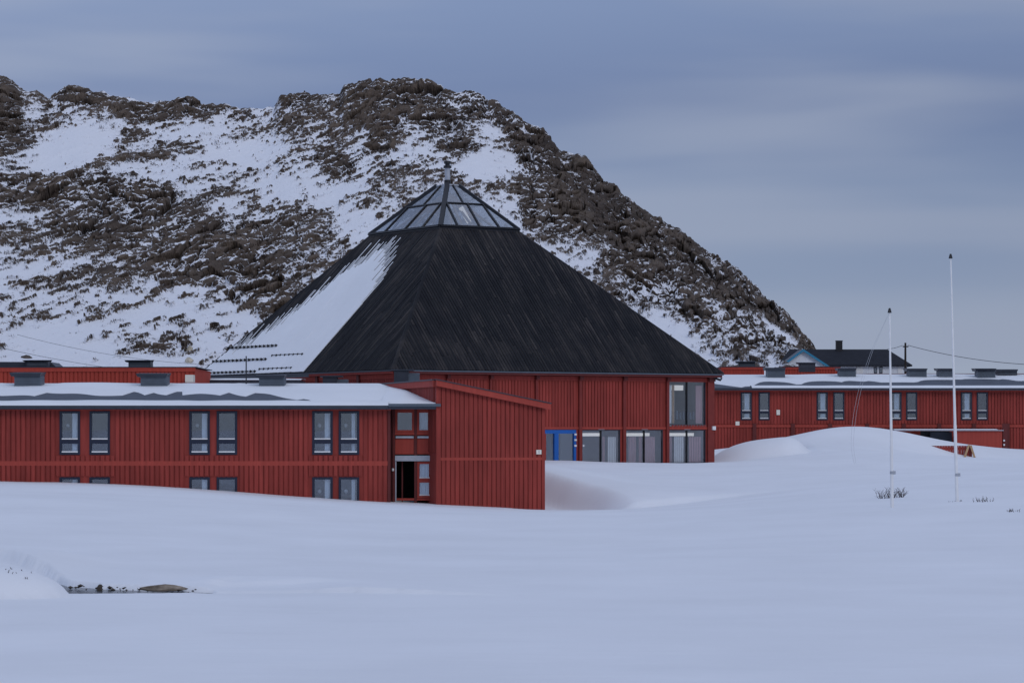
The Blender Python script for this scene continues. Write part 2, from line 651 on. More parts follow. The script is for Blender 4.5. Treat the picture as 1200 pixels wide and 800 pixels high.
for y in (-30, 5, 22, 38, 50):
    for x in (-36, -14, 0, 14, 36):
        ctl.append((x, y, -3.37))
for px, py in ((230, 689), (420, 690), (600, 692), (900, 688), (1200, 684), (1500, 680)): C3(px, py, 60)
for px, py in ((-400, 610), (-200, 614), (0, 618), (200, 623), (400, 631), (600, 640), (760, 636), (900, 629), (1050, 624), (1200, 621), (1450, 615)): C3(px, py, 85)
for px, py in ((-300, 585), (0, 589), (200, 596), (400, 606), (600, 614), (750, 611), (900, 602), (1045, 595), (1200, 591), (1450, 585)): C3(px, py, 100)
for px, py in ((-250, 565), (0, 569), (110, 570.5), (200, 574.5), (330, 584), (455, 591), (540, 596), (640, 601), (750, 597), (900, 582), (1045, 572), (1200, 567), (1450, 560)): C3(px, py, 117)
for px, py in ((-200, 562), (-90, 562.5), (0, 565), (60, 565.2), (110, 566), (200, 570.5), (300, 579), (380, 584), (455, 588.5), (511, 591), (570, 594), (640, 597)): C3(px, py, 124.4)
C3(735, 596, 127); C3(690, 598, 126.5); C3(820, 586, 127)
C3(740, 578, 136); C3(820, 570, 136); C3(900, 562, 136); C3(1045, 556, 136); C3(1200, 552, 136); C3(1450, 548, 136)
C3(650, 552, 141); C3(690, 557, 141); C3(640, 548, 148); C3(740, 558, 148)
for px, py in ((700, 548), (800, 548), (900, 546), (980, 545), (1050, 541), (1140, 545), (1200, 544), (1400, 542)): C3(px, py, 157)
for px, py, D in ((645, 538.5, 163.5), (690, 541, 165), (740, 543, 167), (790, 543.5, 169), (834, 543.8, 170.5), (870, 542.5, 171)): C3(px, py, D)
for px, py, D in ((960, 530, 171), (1020, 526, 171), (1090, 535, 172), (1140, 540, 174), (1200, 538, 174), (1400, 536, 174)): C3(px, py, D)
for px, py, D in ((848, 538, 181), (862, 532, 185), (885, 522, 188), (925, 512, 188), (960, 501.5, 187), (1000, 497, 187), (1040, 502, 187), (1080, 509, 187.5),
                  (1110, 517, 188), (1140, 524, 189), (1200, 528, 190), (1300, 531, 190), (1450, 533, 190)): C3(px, py, D)
for px, py, D in ((1086, 520, 184.8), (1098, 529, 184.6), (1112, 536, 184.5), (1126, 540, 184.5), (1140, 542, 184.5), (1165, 541.5, 184.5), (1200, 541, 184.5),
                  (1136, 543, 180), (1100, 536, 180), (1160, 543, 180)): C3(px, py, D)
for px in (800, 950, 1100, 1300): C3(px, 530, 199)
for x in (-70, -40, -20, 0, 20): ctl.append((x, 150, -2.2)); 
for x in (-80, -40, 0, 40, 80): ctl.append((x, 215, -2.0))
for x in (-70, 75):
    for y in (20, 60, 100, 150): ctl.append((x, y, -3.0))
ctl = np.array(ctl)


def tps_fit(P_, v, lam=.02):
    n = len(P_)
    d = np.hypot(P_[:, None, 0] - P_[None, :, 0], P_[:, None, 1] - P_[None, :, 1])
    K = np.where(d > 0, d * d * np.log(np.maximum(d, 1e-9)), 0) + lam * np.eye(n)
    A = np.zeros((n + 3, n + 3))
    A[:n, :n] = K
    A[:n, n] = 1; A[:n, n + 1:] = P_
    A[n, :n] = 1; A[n + 1:, :n] = P_.T
    return np.linalg.solve(A, np.concatenate([v, [0, 0, 0]]))


_ctlp = ctl[:, :2] / 30.0
_w = tps_fit(_ctlp, ctl[:, 2])


def ground(X, Y):
    """height of the snow, relative to the eye"""
    X = np.asarray(X, float); Y = np.asarray(Y, float)
    sh = X.shape
    Xr, Yr = np.clip(X.ravel(), -72, 76), np.clip(Y.ravel(), -25, 214)
    x, y = Xr / 30, Yr / 30
    z = _w[-3] + _w[-2] * x + _w[-1] * y
    for (cx, cy), w in zip(_ctlp, _w[:-3]):
        r2 = (x - cx) ** 2 + (y - cy) ** 2
        z = z + w * .5 * r2 * np.log(np.maximum(r2, 1e-12))
    out = np.maximum(np.maximum(-X.ravel() - 72, X.ravel() - 76), np.maximum(-25 - Y.ravel(), Y.ravel() - 214))
    t = sstep(0, 120, out)
    z = z * (1 - t) + (-3.0) * t
    x, y = X.ravel(), Y.ravel()
    # wind scoop beside the gabled block: a drift with a crisp crest and a steep face towards the wall
    ax, ay, bx_, by_ = 1.5, 134.6, 5.7, 126.2
    Lc = math.hypot(bx_ - ax, by_ - ay)
    tx_, ty_ = (bx_ - ax) / Lc, (by_ - ay) / Lc
    t = ((x - ax) * tx_ + (y - ay) * ty_) / Lc
    d = -((x - ax) * ty_ - (y - ay) * tx_) + .25 * fbm(y / 3, x / 3, 2, 91) + 1.5 * (t - .5) ** 2 - .4
    hC = .98 * np.clip(1.03 - t, 0, 1) ** .35 * sstep(-1.2, -.3, t)
    z = z + hC * np.where(d > 0, np.exp(-(np.maximum(d, 0) / 5.0) ** 2), np.clip(1 + d / 1.15, 0, 1))
    z = z - .38 * sstep(-.1, -1.5, d) * sstep(-6, -3, d) * sstep(-.6, .1, t) * sstep(1.08, .92, t)
    # lee drift lump before the right wing
    xl, yl = 16.5, 176.5
    u = (x - xl) / np.where(x > xl, 2.1, 4.4)
    v = (y - yl) / np.where(y > yl, 3.2, 3.4)
    rr = np.sqrt(u * u + v * v)
    z = z + 1.12 * np.clip(1 - np.maximum(rr, .0) ** 3.2, 0, 1)
    # wind-cut end of the big mound: a short face turned to the left
    z = z + .35 * sstep(18.2, 19.2, x) * np.exp(-np.maximum(x - 19.2, 0) / 3.0) * np.exp(-((y - 177.5) / 4.2) ** 2)
    # undulation
    und = .07 * fbm(x / 9, y / 6, 3, 5) + .012 * fbm(x / 1.3 + .3 * y, y / 1.0, 3, 9) * sstep(15, 40, y)
    # stream: low front lip, shallow bed, undercut back bank
    line = [(-6.3, 58.75, .12), (-7.2, 58.85, .50), (-8.3, 59.05, .85), (-9.5, 59.25, 1.2), (-10.9, 60.8, 1.3), (-11.9, 64.5, 1.2), (-13.5, 68.0, 1.2), (-18, 71.0, 1.2)]
    best = np.full(x.shape, 99.); hw = np.zeros(x.shape); side = np.zeros(x.shape)
    for (ax, ay, aw), (bx_, by_, bw) in zip(line, line[1:]):
        dx_, dy_ = bx_ - ax, by_ - ay
        t = np.clip(((x - ax) * dx_ + (y - ay) * dy_) / (dx_ * dx_ + dy_ * dy_), 0, 1)
        qx, qy = x - ax - t * dx_, y - ay - t * dy_
        d = np.hypot(qx, qy)
        m = d < best
        best = np.where(m, d, best); hw = np.where(m, aw + (bw - aw) * t, hw)
        side = np.where(m, np.sign(dx_ * qy - dy_ * qx), side)
    near = sstep(7.0, 1.5, best) * sstep(-22, -15, x)
    behind = side < 0                                    # the far bank
    lvl = np.where(behind, -3.285 + .020 * np.clip(best - hw, 0, 6) , -3.372)
    q_ = sstep(-9.3, -11.5, x)
    lvl = lvl * (1 - q_) + (-3.33 + .035 * np.clip(y - 58.7, 0, 9) + np.where(behind, .10, 0)) * q_
    near = near * sstep(0, .8, hw * 3 + 2 * (1 - near))
    z = z * (1 - near) + lvl * near + und * (1 - near * .8)
    edge = .06 * fbm(x * 1.7, y * 1.7, 3, 15)
    z = z - .26 * sstep(.10, -.08, best - hw + edge) * (hw > .12)
    yl = 60.1 + .12 * (x + 6) + .2 * np.sin(x * 1.3)
    z = z + .09 * np.clip((y - yl) / .5, 0, 1) * np.exp(-np.maximum(y - yl, 0) / 3.5) * sstep(-7.4, -6.2, x) * sstep(-2.6, -5.0, x)
    # left mound in front of the stream
    u = (x + 10.9) / 1.9
    v = (y - 57.0) / 1.35
    z = z + .60 * np.clip(1 - (np.abs(u) ** 2.4 + np.abs(v) ** 2.2), 0, None) ** .6
    return z.reshape(sh)


def axis(segs):
    out = [segs[0][0]]
    for a, b, st in segs:
        n = max(1, int(round((b - a) / st)))
        out += list(np.linspace(a, b, n + 1)[1:])
    return np.array(out)


xa = axis([(-6000, -1500, 1500), (-1500, -300, 200), (-300, -80, 20), (-80, -34, 1.5), (-34, -12, .22), (-12, -5.5, .09), (-5.5, 38, .22), (38, 80, 1.5), (80, 300, 20), (300, 1500, 200), (1500, 6000, 1500)])
ya = axis([(-6000, -1500, 1500), (-1500, -300, 200), (-300, -20, 20), (-20, 24, 1.0), (24, 54, .25), (54, 63, .10), (63, 124, .3), (124, 140, .2), (140, 200, .3), (200, 300, 6), (300, 1500, 120), (1500, 9000, 1500)])
GX, GY = np.meshgrid(xa, ya)
GZ = ground(GX, GY) + CZ
gob = grid_object('snow_ground', GX, GY, GZ, M['snow'])
gob['kind'] = 'structure'


def gz(x, y):
    return float(ground(np.array([x]), np.array([y]))[0]) + CZ


# stream water
mb = MB()
mb.box(-20, -6.0, 56.0, 73, CZ - 4.2, CZ - 3.415)
o = mb.build('stream_water', M['water']); o['kind'] = 'structure'

# ------------------------------------------------------------------ SETTING: hill
ridge_pts = [(-1100, 470), (-900, 400), (-700, 250), (-560, 160), (-400, 95), (-250, 75), (-150, 70), (-60, 84), (0, 91), (13, 97), (25, 106), (44, 108), (56, 115), (81, 104), (101, 104), (118, 110), (148, 115), (169, 122), (189, 119),
             (216, 119), (236, 119), (256, 124), (280, 128), (321, 125), (329, 112), (358, 109), (371, 113), (398, 113), (403, 101), (425, 97), (452, 95), (465, 93),
             (482, 92), (502, 97), (520, 104), (536, 109), (553, 106), (580, 119), (614, 141), (637, 152), (658, 178), (685, 187), (700, 200), (711, 214), (745, 238),
             (782, 261), (816, 283), (833, 300), (863, 315), (887, 336), (900, 354), (924, 371), (949, 404), (1000, 446), (1060, 490), (1150, 515), (1400, 530)]
rx = np.array([p[0] for p in ridge_pts], float)
ry = np.array([p[1] for p in ridge_pts], float)

NU, NV = 1340, 620
pu = np.concatenate([np.linspace(-1100, -20, 150)[:-1], np.linspace(-20, 960, NU - 100), np.linspace(960, 1400, 41)[1:]])
v = np.concatenate([np.linspace(-.16, 0, 12)[:-1], np.linspace(0, 1, NV - 30), np.linspace(1, 1.5, 20)[1:]])
PU, V = np.meshgrid(pu, v)
Sy = np.interp(PU, rx, ry)
base_y = np.interp(PU, [-1100, -800, 925, 955, 1000, 1100, 1400], [475, 434, 434, 440, 480, 520, 540])
vc = np.clip(V, 0, 1)
gv = vc ** .92
_px = np.linspace(-1100, 1400, 2501)
_sy = np.interp(_px, rx, ry)
_k = np.exp(-np.linspace(-2.5, 2.5, 121) ** 2); _k /= _k.sum()
_sm = np.convolve(np.pad(_sy, 60, mode='edge'), _k, 'valid')
Ssm = np.interp(PU, _px, _sm)
PY = base_y + (Ssm - base_y) * gv + (Sy - Ssm) * sstep(.86, 1, vc)
Dd = 235 + (500 - 235) * (.25 * vc + .75 * vc ** 1.15)
HX = (PU - 600) / F * Dd
HYY = Dd.copy()
HZ = (HY - PY) / F * Dd
# foot: run below the snowfield; back: fall away behind the crest
foot = np.clip(-V / .16, 0, 1)
HYY = HYY - foot * 26
HX = np.where(V < 0, (PU - 600) / F * HYY, HX)
HZ = HZ - foot * 12
back = np.clip((V - 1) / .5, 0, 1)
HYY = HYY + back * 180
HZ = HZ - back * 45 - back ** .5 * 3


def ell(cx, cy, a, b, rot=0, soft=.35):
    c, s = math.cos(math.radians(rot)), math.sin(math.radians(rot))
    dx, dy = PU - cx, PY - cy
    u = (dx * c + dy * s) / a
    w = (-dx * s + dy * c) / b
    return 1 - sstep(1 - soft, 1 + soft, np.sqrt(u * u + w * w) + .25 * fbm(PU / 28, PY / 22, 4, 21))


# ground cover, in metres on the slope
xm, zm = HX, HZ
rockm = np.full(PU.shape, .445)
for a in ((120, 235, 75, 26, 8, .50), (200, 280, 135, 50, 24, .30), (110, 262, 65, 32, 10, .30), (285, 330, 75, 28, 38, .36), (340, 275, 70, 45, 25, .26), (140, 225, 60, 14, 4, .3), (235, 290, 40, 30, 60, .3),
          (5, 135, 22, 45, 10, .60), (20, 215, 32, 26, 0, .30), (95, 112, 48, 12, 6, .55), (175, 135, 40, 11, 5, .4), (230, 126, 40, 13, 0, .45), (345, 117, 26, 9, 0, .60),
          (150, 160, 24, 9, 0, .35), (62, 130, 14, 8, 0, .35), (278, 135, 18, 8, 0, .4), (25, 165, 18, 10, 0, .3),
          (455, 108, 60, 16, 0, .48), (500, 128, 40, 24, 10, .45), (440, 142, 30, 14, 10, .45), (548, 120, 28, 18, 25, .45), (452, 168, 22, 12, 0, .35), (395, 195, 26, 16, 35, .34), (530, 160, 34, 18, 10, .30), (545, 178, 20, 9, 0, .35),
          (625, 160, 30, 34, 40, .55), (590, 130, 34, 20, 35, .45), (650, 230, 36, 58, -30, .50), (700, 235, 52, 40, 42, .60), (760, 275, 60, 36, 38, .62), (820, 320, 62, 34, 38, .62), (880, 370, 48, 24, 42, .6),
          (625, 268, 14, 24, 0, .35), (760, 320, 60, 26, 36, .38), (800, 350, 52, 22, 36, .40), (850, 385, 40, 26, 36, .40), (735, 330, 40, 22, 36, .3),
          (175, 405, 62, 14, 4, .30), (440, 225, 110, 45, 10, .10), (560, 200, 60, 50, 0, .06), (650, 330, 90, 22, 36, .12), (430, 150, 110, 30, 5, .08), (245, 388, 40, 8, 14, .2)):
    rockm += .70 * a[5] * ell(*a[:5])
for a in ((88, 172, 50, 24, -22, .42), (215, 155, 48, 14, 8, .22), (310, 190, 60, 18, 18, .22), (420, 258, 60, 26, 30, .26), (330, 225, 30, 12, 15, .2), (575, 225, 32, 60, -8, .18), (560, 195, 24, 20, 0, .25),
          (640, 300, 60, 12, 38, .28), (605, 150, 16, 8, 40, .25), (60, 395, 110, 20, 5, .36), (190, 372, 90, 16, 18, .14), (300, 375, 45, 14, 25, .24), (30, 350, 70, 26, 0, .14), (120, 425, 260, 9, 0, .25),
          (785, 395, 34, 16, 40, .28), (480, 175, 26, 12, 0, .2), (700, 320, 30, 10, 38, .2), (425, 258, 40, 12, 30, .06)):
    rockm -= .85 * a[5] * ell(*a[:5], .5)
_w_edge = np.interp(PU, [540, 580, 620, 700, 800, 880, 950], [12, 24, 54, 74, 60, 46, 30])
rockm += .26 * (1 - sstep(.55, 1.25, (PY - Sy) / _w_edge + .35 * fbm(PU / 22, PY / 22, 3, 23))) * sstep(530, 580, PU)
# narrow snow gullies on the right shoulder
for (x0, y0, x1, y1, w, s) in ((815, 330, 935, 405, 3.2, .55), (725, 274, 770, 300, 2.6, .4), (868, 352, 925, 398, 2.4, .5), (780, 318, 850, 366, 2.0, .38), (604, 140, 622, 162, 4, .5), (175, 330, 240, 380, 3.0, .28),
                               (250, 320, 290, 352, 3.5, .35), (150, 345, 200, 372, 2.6, .25)):
    t = np.clip(((PU - x0) * (x1 - x0) + (PY - y0) * (y1 - y0)) / ((x1 - x0) ** 2 + (y1 - y0) ** 2), 0, 1)
    d = np.hypot(PU - x0 - t * (x1 - x0), PY - y0 - t * (y1 - y0)) + 1.6 * fbm(PU / 7, PY / 7, 3, 33)
    rockm -= s * (1 - sstep(w * .6, w * 1.7, d)) * (t > 0) * (t < 1)
# relief: blocks of rock in three sizes, running with the dip of the beds
ang = math.radians(-30)
xr = xm * math.cos(ang) - zm * math.sin(ang) * 1.2
zr = xm * math.sin(ang) + zm * math.cos(ang) * 1.2
wx, wz = xr + 1.8 * fbm(xm / 5, zm / 5, 3, 41), zr + 1.8 * fbm(xm / 5, zm / 5, 3, 44)
b1, e1 = worley(wx / 7.5, wz / 4.2, 1, .55)
b2, e2 = worley(wx / 2.6, wz / 1.5, 2, .6)
b3, e3 = worley(xr / 1.1 + .5 * fbm(xm, zm, 2, 3), zr / .62, 3, .6)
fine = fbm(xr / 1.35, zr / .60, 5, 51, .72)
fine2 = fbm(xr / .50, zr / .28, 3, 57, .6)
med = fbm(xr / 9, zr / 4.5, 4, 61, .55)
flank = sstep(560, 620, PU) * (1 - sstep(.8, 1.15, (PY - Sy) / _w_edge))
rock = np.minimum(rockm, .76 + .10 * flank) + .07 * flank + .36 * med + .58 * fine + .26 * fine2 + .08 * (b2 - .5) + .14 * (b3 - .5)
rk = sstep(.42, .66, rock)
crag = sstep(.50, .90, rockm + .25 * med)
relief = crag * (1.5 * (b1 - .45) + .85 * (b2 - .5)) + rk * (.50 * (b3 - .3) + .28) + .5 * med + .10 * fine + .10 * fine2 * rk
relief -= crag * (.7 * np.exp(-e1 * 14) + .45 * np.exp(-e2 * 10))
fade = sstep(985, 945, PU) * sstep(-.02, .03, V) * (1 - .55 * sstep(.965, 1.0, vc)) * (1 - back)
relief *= fade
# push out along the slope's own normal (towards the viewer and up)
HYY = HYY - relief * .80
HX = HX + relief * .10 * fbm(xm / 3, zm / 3, 2, 71)
HZ = HZ + relief * .60
crest = sstep(.93, 1.0, vc) * (1 - sstep(0, .08, back))
HZ = HZ + crest * (rockm > .35) * .9 * (fbm(xm / 2.2, zm / 40, 4, 81) + .1)
# snow lies on flat ledges and leaves steep faces bare
gzv = np.gradient(HZ, axis=0); gyv = np.gradient(HYY, axis=0)
steep = np.clip(gzv / np.maximum(np.hypot(gzv, gyv), 1e-6), -1, 1)
rock = rock + (.16 * rk + (.48 - .20 * flank) * crag) * (sstep(.05, .75, steep) - .52)
tone = .20 + .16 * (b2 - .5) + .12 * (b1 - .5) + .12 * fine + .10 * med
hill = grid_object('rocky_hill', HX, HYY, HZ + CZ, M['hill'], {'rock': rock, 'tone': tone}, smooth=False)
hill['kind'] = 'structure'

# ------------------------------------------------------------------ LEFT WING
def window_proto(w, h, name='window', transom=.66, curtain=None, two=True, mat='navy', glass='glass'):
    """window at the origin: x along wall, -y outward, z up from the sill corner"""
    mb = MB()
    f = .10
    mb.box(0, f, -.05, .10, 0, h); mb.box(w - f, w, -.05, .10, 0, h)
    mb.box(f, w - f, -.05, .10, 0, f); mb.box(f, w - f, -.05, .10, h - f, h)
    zt = h * (1 - transom)
    if two:
        mb.box(f, w - f, -.04, .09, zt - .17, zt + .02)
    o = mb.build(name, M[mat])
    kids = []
    def kid(mb_, nm, mt, **k):
        c = mb_.build(nm, M[mt], **k); c.parent = o; kids.append(c)
    if two:
        q = MB(); q.box(f, w - f, .02, .035, zt + .03, h - f); kid(q, 'pane', glass)
        q = MB(); q.box(f, w - f, .02, .035, f, zt - .17); kid(q, 'pane', glass)
        q = MB(); q.box(f, w - f, -.075, .0, zt + .021, zt + .07); kid(q, 'ledge', 'white')
        q = MB(); q.box(f, w - f, -.085, .0, f, f + .055); kid(q, 'ledge', 'white')
    else:
        q = MB(); q.box(f, w - f, .02, .035, f, h - f); kid(q, 'pane', glass)
    if curtain:
        q = MB()
        a, b = curtain
        n = 14
        for i in range(n):
            x0, x1 = a + (b - a) * i / n, a + (b - a) * (i + 1) / n
            y0, y1 = .085 + .025 * math.sin(i * 1.9), .085 + .025 * math.sin((i + 1) * 1.9)
            q.hexa([(x0, y0, f), (x1, y1, f), (x1, y1 + .01, f), (x0, y0 + .01, f), (x0, y0, h - f), (x1, y1, h - f), (x1, y1 + .01, h - f), (x0, y0 + .01, h - f)])
        kid(q, 'curtain', 'curtain')
        if h > 1.6 and two:
            q = MB(); r_ = .085
            cz_ = h * .67
            q.tube([(w * .32, .5, cz_ - r_), (w * .32, .5, cz_ - r_ * .6), (w * .32, .5, cz_), (w * .32, .5, cz_ + r_ * .6), (w * .32, .5, cz_ + r_)], r_, 10)
            for i_, vv in enumerate(q.v):
                k_ = (.35, .85, 1, .85, .35)[i_ // 10]
                q.v[i_] = (w * .32 + (vv[0] - w * .32) * k_, .5 + (vv[1] - .5) * k_, vv[2])
            kid(q, 'globe_lamp', 'white')
    return o, kids


def put_window(proto, parent, x, y, z, first):
    o, kids = proto
    if first:
        c = o
    else:
        c = o.copy(); COL.objects.link(c)
        for k in kids:
            kc = k.copy(); COL.objects.link(kc); kc.parent = c
    c.parent = parent
    pl = parent.location
    c.location = (x - pl.x, y - pl.y, z - pl.z)
    return c


def vent(parent, px0, px1, py0, py1, D, side=0, depth=1.1, pale=True):
    """roof ventilator: sheet metal body, wide dark cap"""
    x0, x1 = P(px0, 0, D).x, P(px1, 0, D).x
    zt, zb = zat(py0, D), zat(py1, D)
    w = x1 - x0
    h = zt - zb
    mb = MB()
    mb.box(x0 + w * .13, x1 - w * .02, D, D + depth, zb - .35, zt - h * .30)
    b = mb.build('roof_vent', M['grey_metal' if pale else 'dark_metal'], parent)
    mb = MB()
    a, c = .06, .02
    z0, z1 = zt - h * .34, zt
    mb.hexa([(x0 + a, D - .12, z0), (x1 - a, D - .12, z0), (x1 - a, D + depth + .12, z0), (x0 + a, D + depth + .12, z0),
             (x0 - c, D - .2, z1 - .05), (x1 + c, D - .2, z1 - .05), (x1 + c, D + depth + .2, z1), (x0 - c, D + depth + .2, z1)])
    k = mb.build('cap', M['dark_metal'], b)
    mb = MB()
    for i in range(3):
        z = zb + (zt - h * .36 - zb) * (i + .6) / 3.3
        mb.box(x0 + w * .18, x1 - w * .06, D - .03, D - .001, z, z + .03)
    mb.build('louvre', M['grey_metal'], b)
    return b


def snow_strip(name, parent, xs, front, rear, zf, th, lip=.05, nrow=7, seed=3, mat='roof_snow'):
    """snow lying on a roof between front(x) and rear(x); zf(x,y) is the roof surface"""
    r2 = random.Random(seed)
    top, n = [], len(xs)
    for x in xs:
        a, b = front(x), rear(x)
        row = []
        for j in range(nrow):
            t = j / (nrow - 1)
            y = a + (b - a) * t
            e = min(1, min(t, 1 - t) * (nrow - 1) / 1.3)
            hgt = th(x, y) * (math.sqrt(e) if 0 < j < nrow - 1 else 0)
            row.append((x, y, zf(x, y) + .006 + hgt))
        top.append(row)
    mb = MB()
    vs_ = [p for row in top for p in row]
    fs = []
    for i in range(n - 1):
        for j in range(nrow - 1):
            fs.append((i * nrow + j, (i + 1) * nrow + j, (i + 1) * nrow + j + 1, i * nrow + j + 1))
    mb.add(vs_, fs)
    return mb.build(name, M[mat], parent, smooth=True)


# -- body
DW = 125.0
LX0, LX1 = P(-330, 0, DW).x, P(457, 0, DW).x
lw = thing('school_wing', 'long two storey red boarded wing with snowy flat roof at the left of the photo', 'building', (P(200, 0, DW).x, DW + 6, CZ - 4.2))
fr = Frame(0, DW, 0)
zE = zat(476, DW)              # under the gutter
zG = CZ - 4.6
holes = []
pairs_up = [(70, 94), (105, 130), (222, 245.5), (254, 278), (366, 388), (397, 419)]
gap = 148
extra = [(-78, -54), (-43, -18), (-226, -202), (-191, -166)]
WZ0, WZ1 = zat(532.5, DW), zat(481.5, DW)
LZ1 = zat(558.8, DW)
LZ0 = LZ1 - (WZ1 - WZ0)
WW = P(94, 0, DW).x - P(70, 0, DW).x
for a, b in pairs_up + extra:
    x = P(a, 0, DW).x
    holes.append((x, x + WW, WZ0, WZ1))
    holes.append((x, x + WW, LZ0, LZ1))
wall(fr, LX0, LX1, zG, zE, holes, M['red'], lw)
bz0, bz1 = zat(545.5, DW), zat(540, DW)
bh = holes + [(LX0 - 1, LX1 + 1, bz0, bz1)]
trimh = [(h[0] - .05, h[1] + .05, h[2] - .04, h[3] + .04) for h in holes] + [(LX0 - 1, LX1 + 1, bz0, bz1)]
boards(fr, LX0, LX1 - .1, zG, zat(480.5, DW), trimh, M['red'], lw)
mb = MB(); fr.box(mb, LX0, LX1 - .1, .001, .05, bz0, bz1); mb.build('band_board', M['red_trim'], lw)
mb = MB(); fr.box(mb, LX0, LX1 + .05, .001, .07, zat(480.5, DW), zE); mb.build('fascia_board', M['red_trim'], lw)
mb = MB(); fr.box(mb, LX1 - .1, LX1 + .02, .001, .06, zG, zat(480.5, DW)); mb.build('corner_board', M['red_dark'], lw)
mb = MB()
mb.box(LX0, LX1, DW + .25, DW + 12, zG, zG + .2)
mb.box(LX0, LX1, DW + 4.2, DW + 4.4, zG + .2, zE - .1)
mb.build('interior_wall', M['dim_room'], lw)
# windows
p1 = window_proto(WW, WZ1 - WZ0, curtain=(WW * .60, WW * .86))
p2 = window_proto(WW, WZ1 - WZ0)
p3 = window_proto(WW, WZ1 - WZ0, curtain=(WW * .62, WW * .80))
f1 = f2 = f3 = True
for i, (a, b) in enumerate(pairs_up + extra):
    x = P(a, 0, DW).x
    for z in (WZ0, LZ0):
        if a in (70, 222, 366) or a in (-78, -226):
            put_window(p1, lw, x, DW, z, f1); f1 = False
        elif a == 397:
            put_window(p3, lw, x, DW, z, f3); f3 = False
        else:
            put_window(p2, lw, x, DW, z, f2); f2 = False
# globe lamps seen through the glass
# roof
RD0, RD1 = DW - .45, DW + 12
zr0 = zat(475.2, RD0)
zr1 = zat(449.5, RD1)
BK = Vector((P(511, 0, 124.55).x, 124.55, 0))     # near corner of the gabled block
BA = R(14.0)
bl_dir = Vector((-math.sin(BA), math.cos(BA), 0))


def lw_roof(x, y):
    return zr0 + (zr1 - zr0) * (y - RD0) / (RD1 - RD0)


xR = P(516.5, 0, RD0).x
mb = MB()
xe = P(455, 0, RD0).x
def blx(y): return BK.x + (y - BK.y) * bl_dir.x / bl_dir.y
for (a, b, ya_, yb_) in ((LX0, xe, RD0, RD1),):
    mb.hexa([(a, ya_, lw_roof(a, ya_) - .16), (b, ya_, lw_roof(b, ya_) - .16), (b, yb_, lw_roof(b, yb_) - .16), (a, yb_, lw_roof(a, yb_) - .16),
             (a, ya_, lw_roof(a, ya_)), (b, ya_, lw_roof(b, ya_)), (b, yb_, lw_roof(b, yb_)), (a, yb_, lw_roof(a, yb_))])
b_r, t_r = blx(RD1) + .1, RD1
q = [(xe, RD0), (xR - .15, RD0), (blx(RD1) + .1, RD1), (xe - .02, RD1)] if blx(RD1) > xe else [(xe, RD0), (xR - .15, RD0), (blx(DW + 9) + .1, DW + 9), (xe, DW + 9)]
mb.hexa([(x, y, lw_roof(x, y) - .15) for x, y in q] + [(x, y, lw_roof(x, y) - .003) for x, y in q])
mb.build('roof', M['felt'], lw)
mb = MB(); mb.box(LX0, xe, RD0 - .12, RD0 - .002, lw_roof(0, RD0) - .13, lw_roof(0, RD0) + .01)
mb.build('gutter', M['dark_metal'], lw)
mb = MB(); mb.box(xe + .01, xR, RD0 - .16, RD0 - .003, zat(476.2, RD0), zat(472.8, RD0)); mb.build('canopy_edge', M['grey_metal'], lw)
mb = MB(); mb.box(LX0, LX1 - 1, RD1 + .003, RD1 + .3, zG, lw_roof(0, RD1) - .02); mb.build('rear_wall', M['red'], lw)
# snow on the roof: eave strip and main sheet
xs = list(np.arange(LX0, xe + .1, .25))
nz = lambda x, k: float(vnoise(np.array([x]), np.array([k * 7.7]), k)[0])
RDn = RD1 - RD0


def barefront(x):
    # saw-toothed melt edge
    saw = ((x * .41 + nz(x * .5, 2) * 1.1) % 1.0)
    f_ = .56 - .18 * saw + .07 * nz(x * .8, 4)
    px = x / RD0 * F + 600
    if px > 300:
        t = min(1, (px - 300) / 75)
        f_ = f_ * (1 - t) + .14 * t
    return RD0 + RDn * f_


snow_strip('roof_snow', lw, xs, lambda x: barefront(x), lambda x: RD1 + .2, lw_roof, lambda x, y: .085 + .04 * nz(x * .35, 6) + .02 * nz(x * .9 + y, 8), seed=5, nrow=9)
snow_strip('roof_snow', lw, xs, lambda x: RD0 + .03, lambda x: RD0 + RDn * (.155 + .02 * nz(x * .7, 9)), lw_roof, lambda x, y: .11 + .02 * nz(x * .8, 3), seed=6)
# drift against the gabled block
xs2 = list(np.arange(xe - .35, blx(RD0) + .12, .12))


def drear(x):
    y = BK.y + (x - BK.x) * bl_dir.y / bl_dir.x + .35
    return max(RD0 + .35, min(RD1 - .2, y))


snow_strip('snow_drift', lw, xs2, lambda x: RD0 + .05 + .03 * nz(x * 3, 2), drear, lw_roof,
           lambda x, y: .12 + .14 * max(0, 1 - abs(x + 4.9) / 1.2), nrow=9)
for a in ((12, 48.5, 435.5, 451), (160, 196.5, 436.5, 451), (299, 334, 438, 452)):
    vent(lw, *a, DW + 9.6)
# mast
mb = MB(); p = P(288.5, 447, 136); mb.tube([p - Vector((0, 0, .4)), P(288.5, 417, 136)], .03, 6)
mb.build('antenna_mast', M['cable'], lw)

# entrance bay between wing and block
DB = 125.9
fb = Frame(0, DB, 0)
ex = lambda px: P(px, 0, DB).x
mb = MB()
bz = lambda py: zat(py, DB)
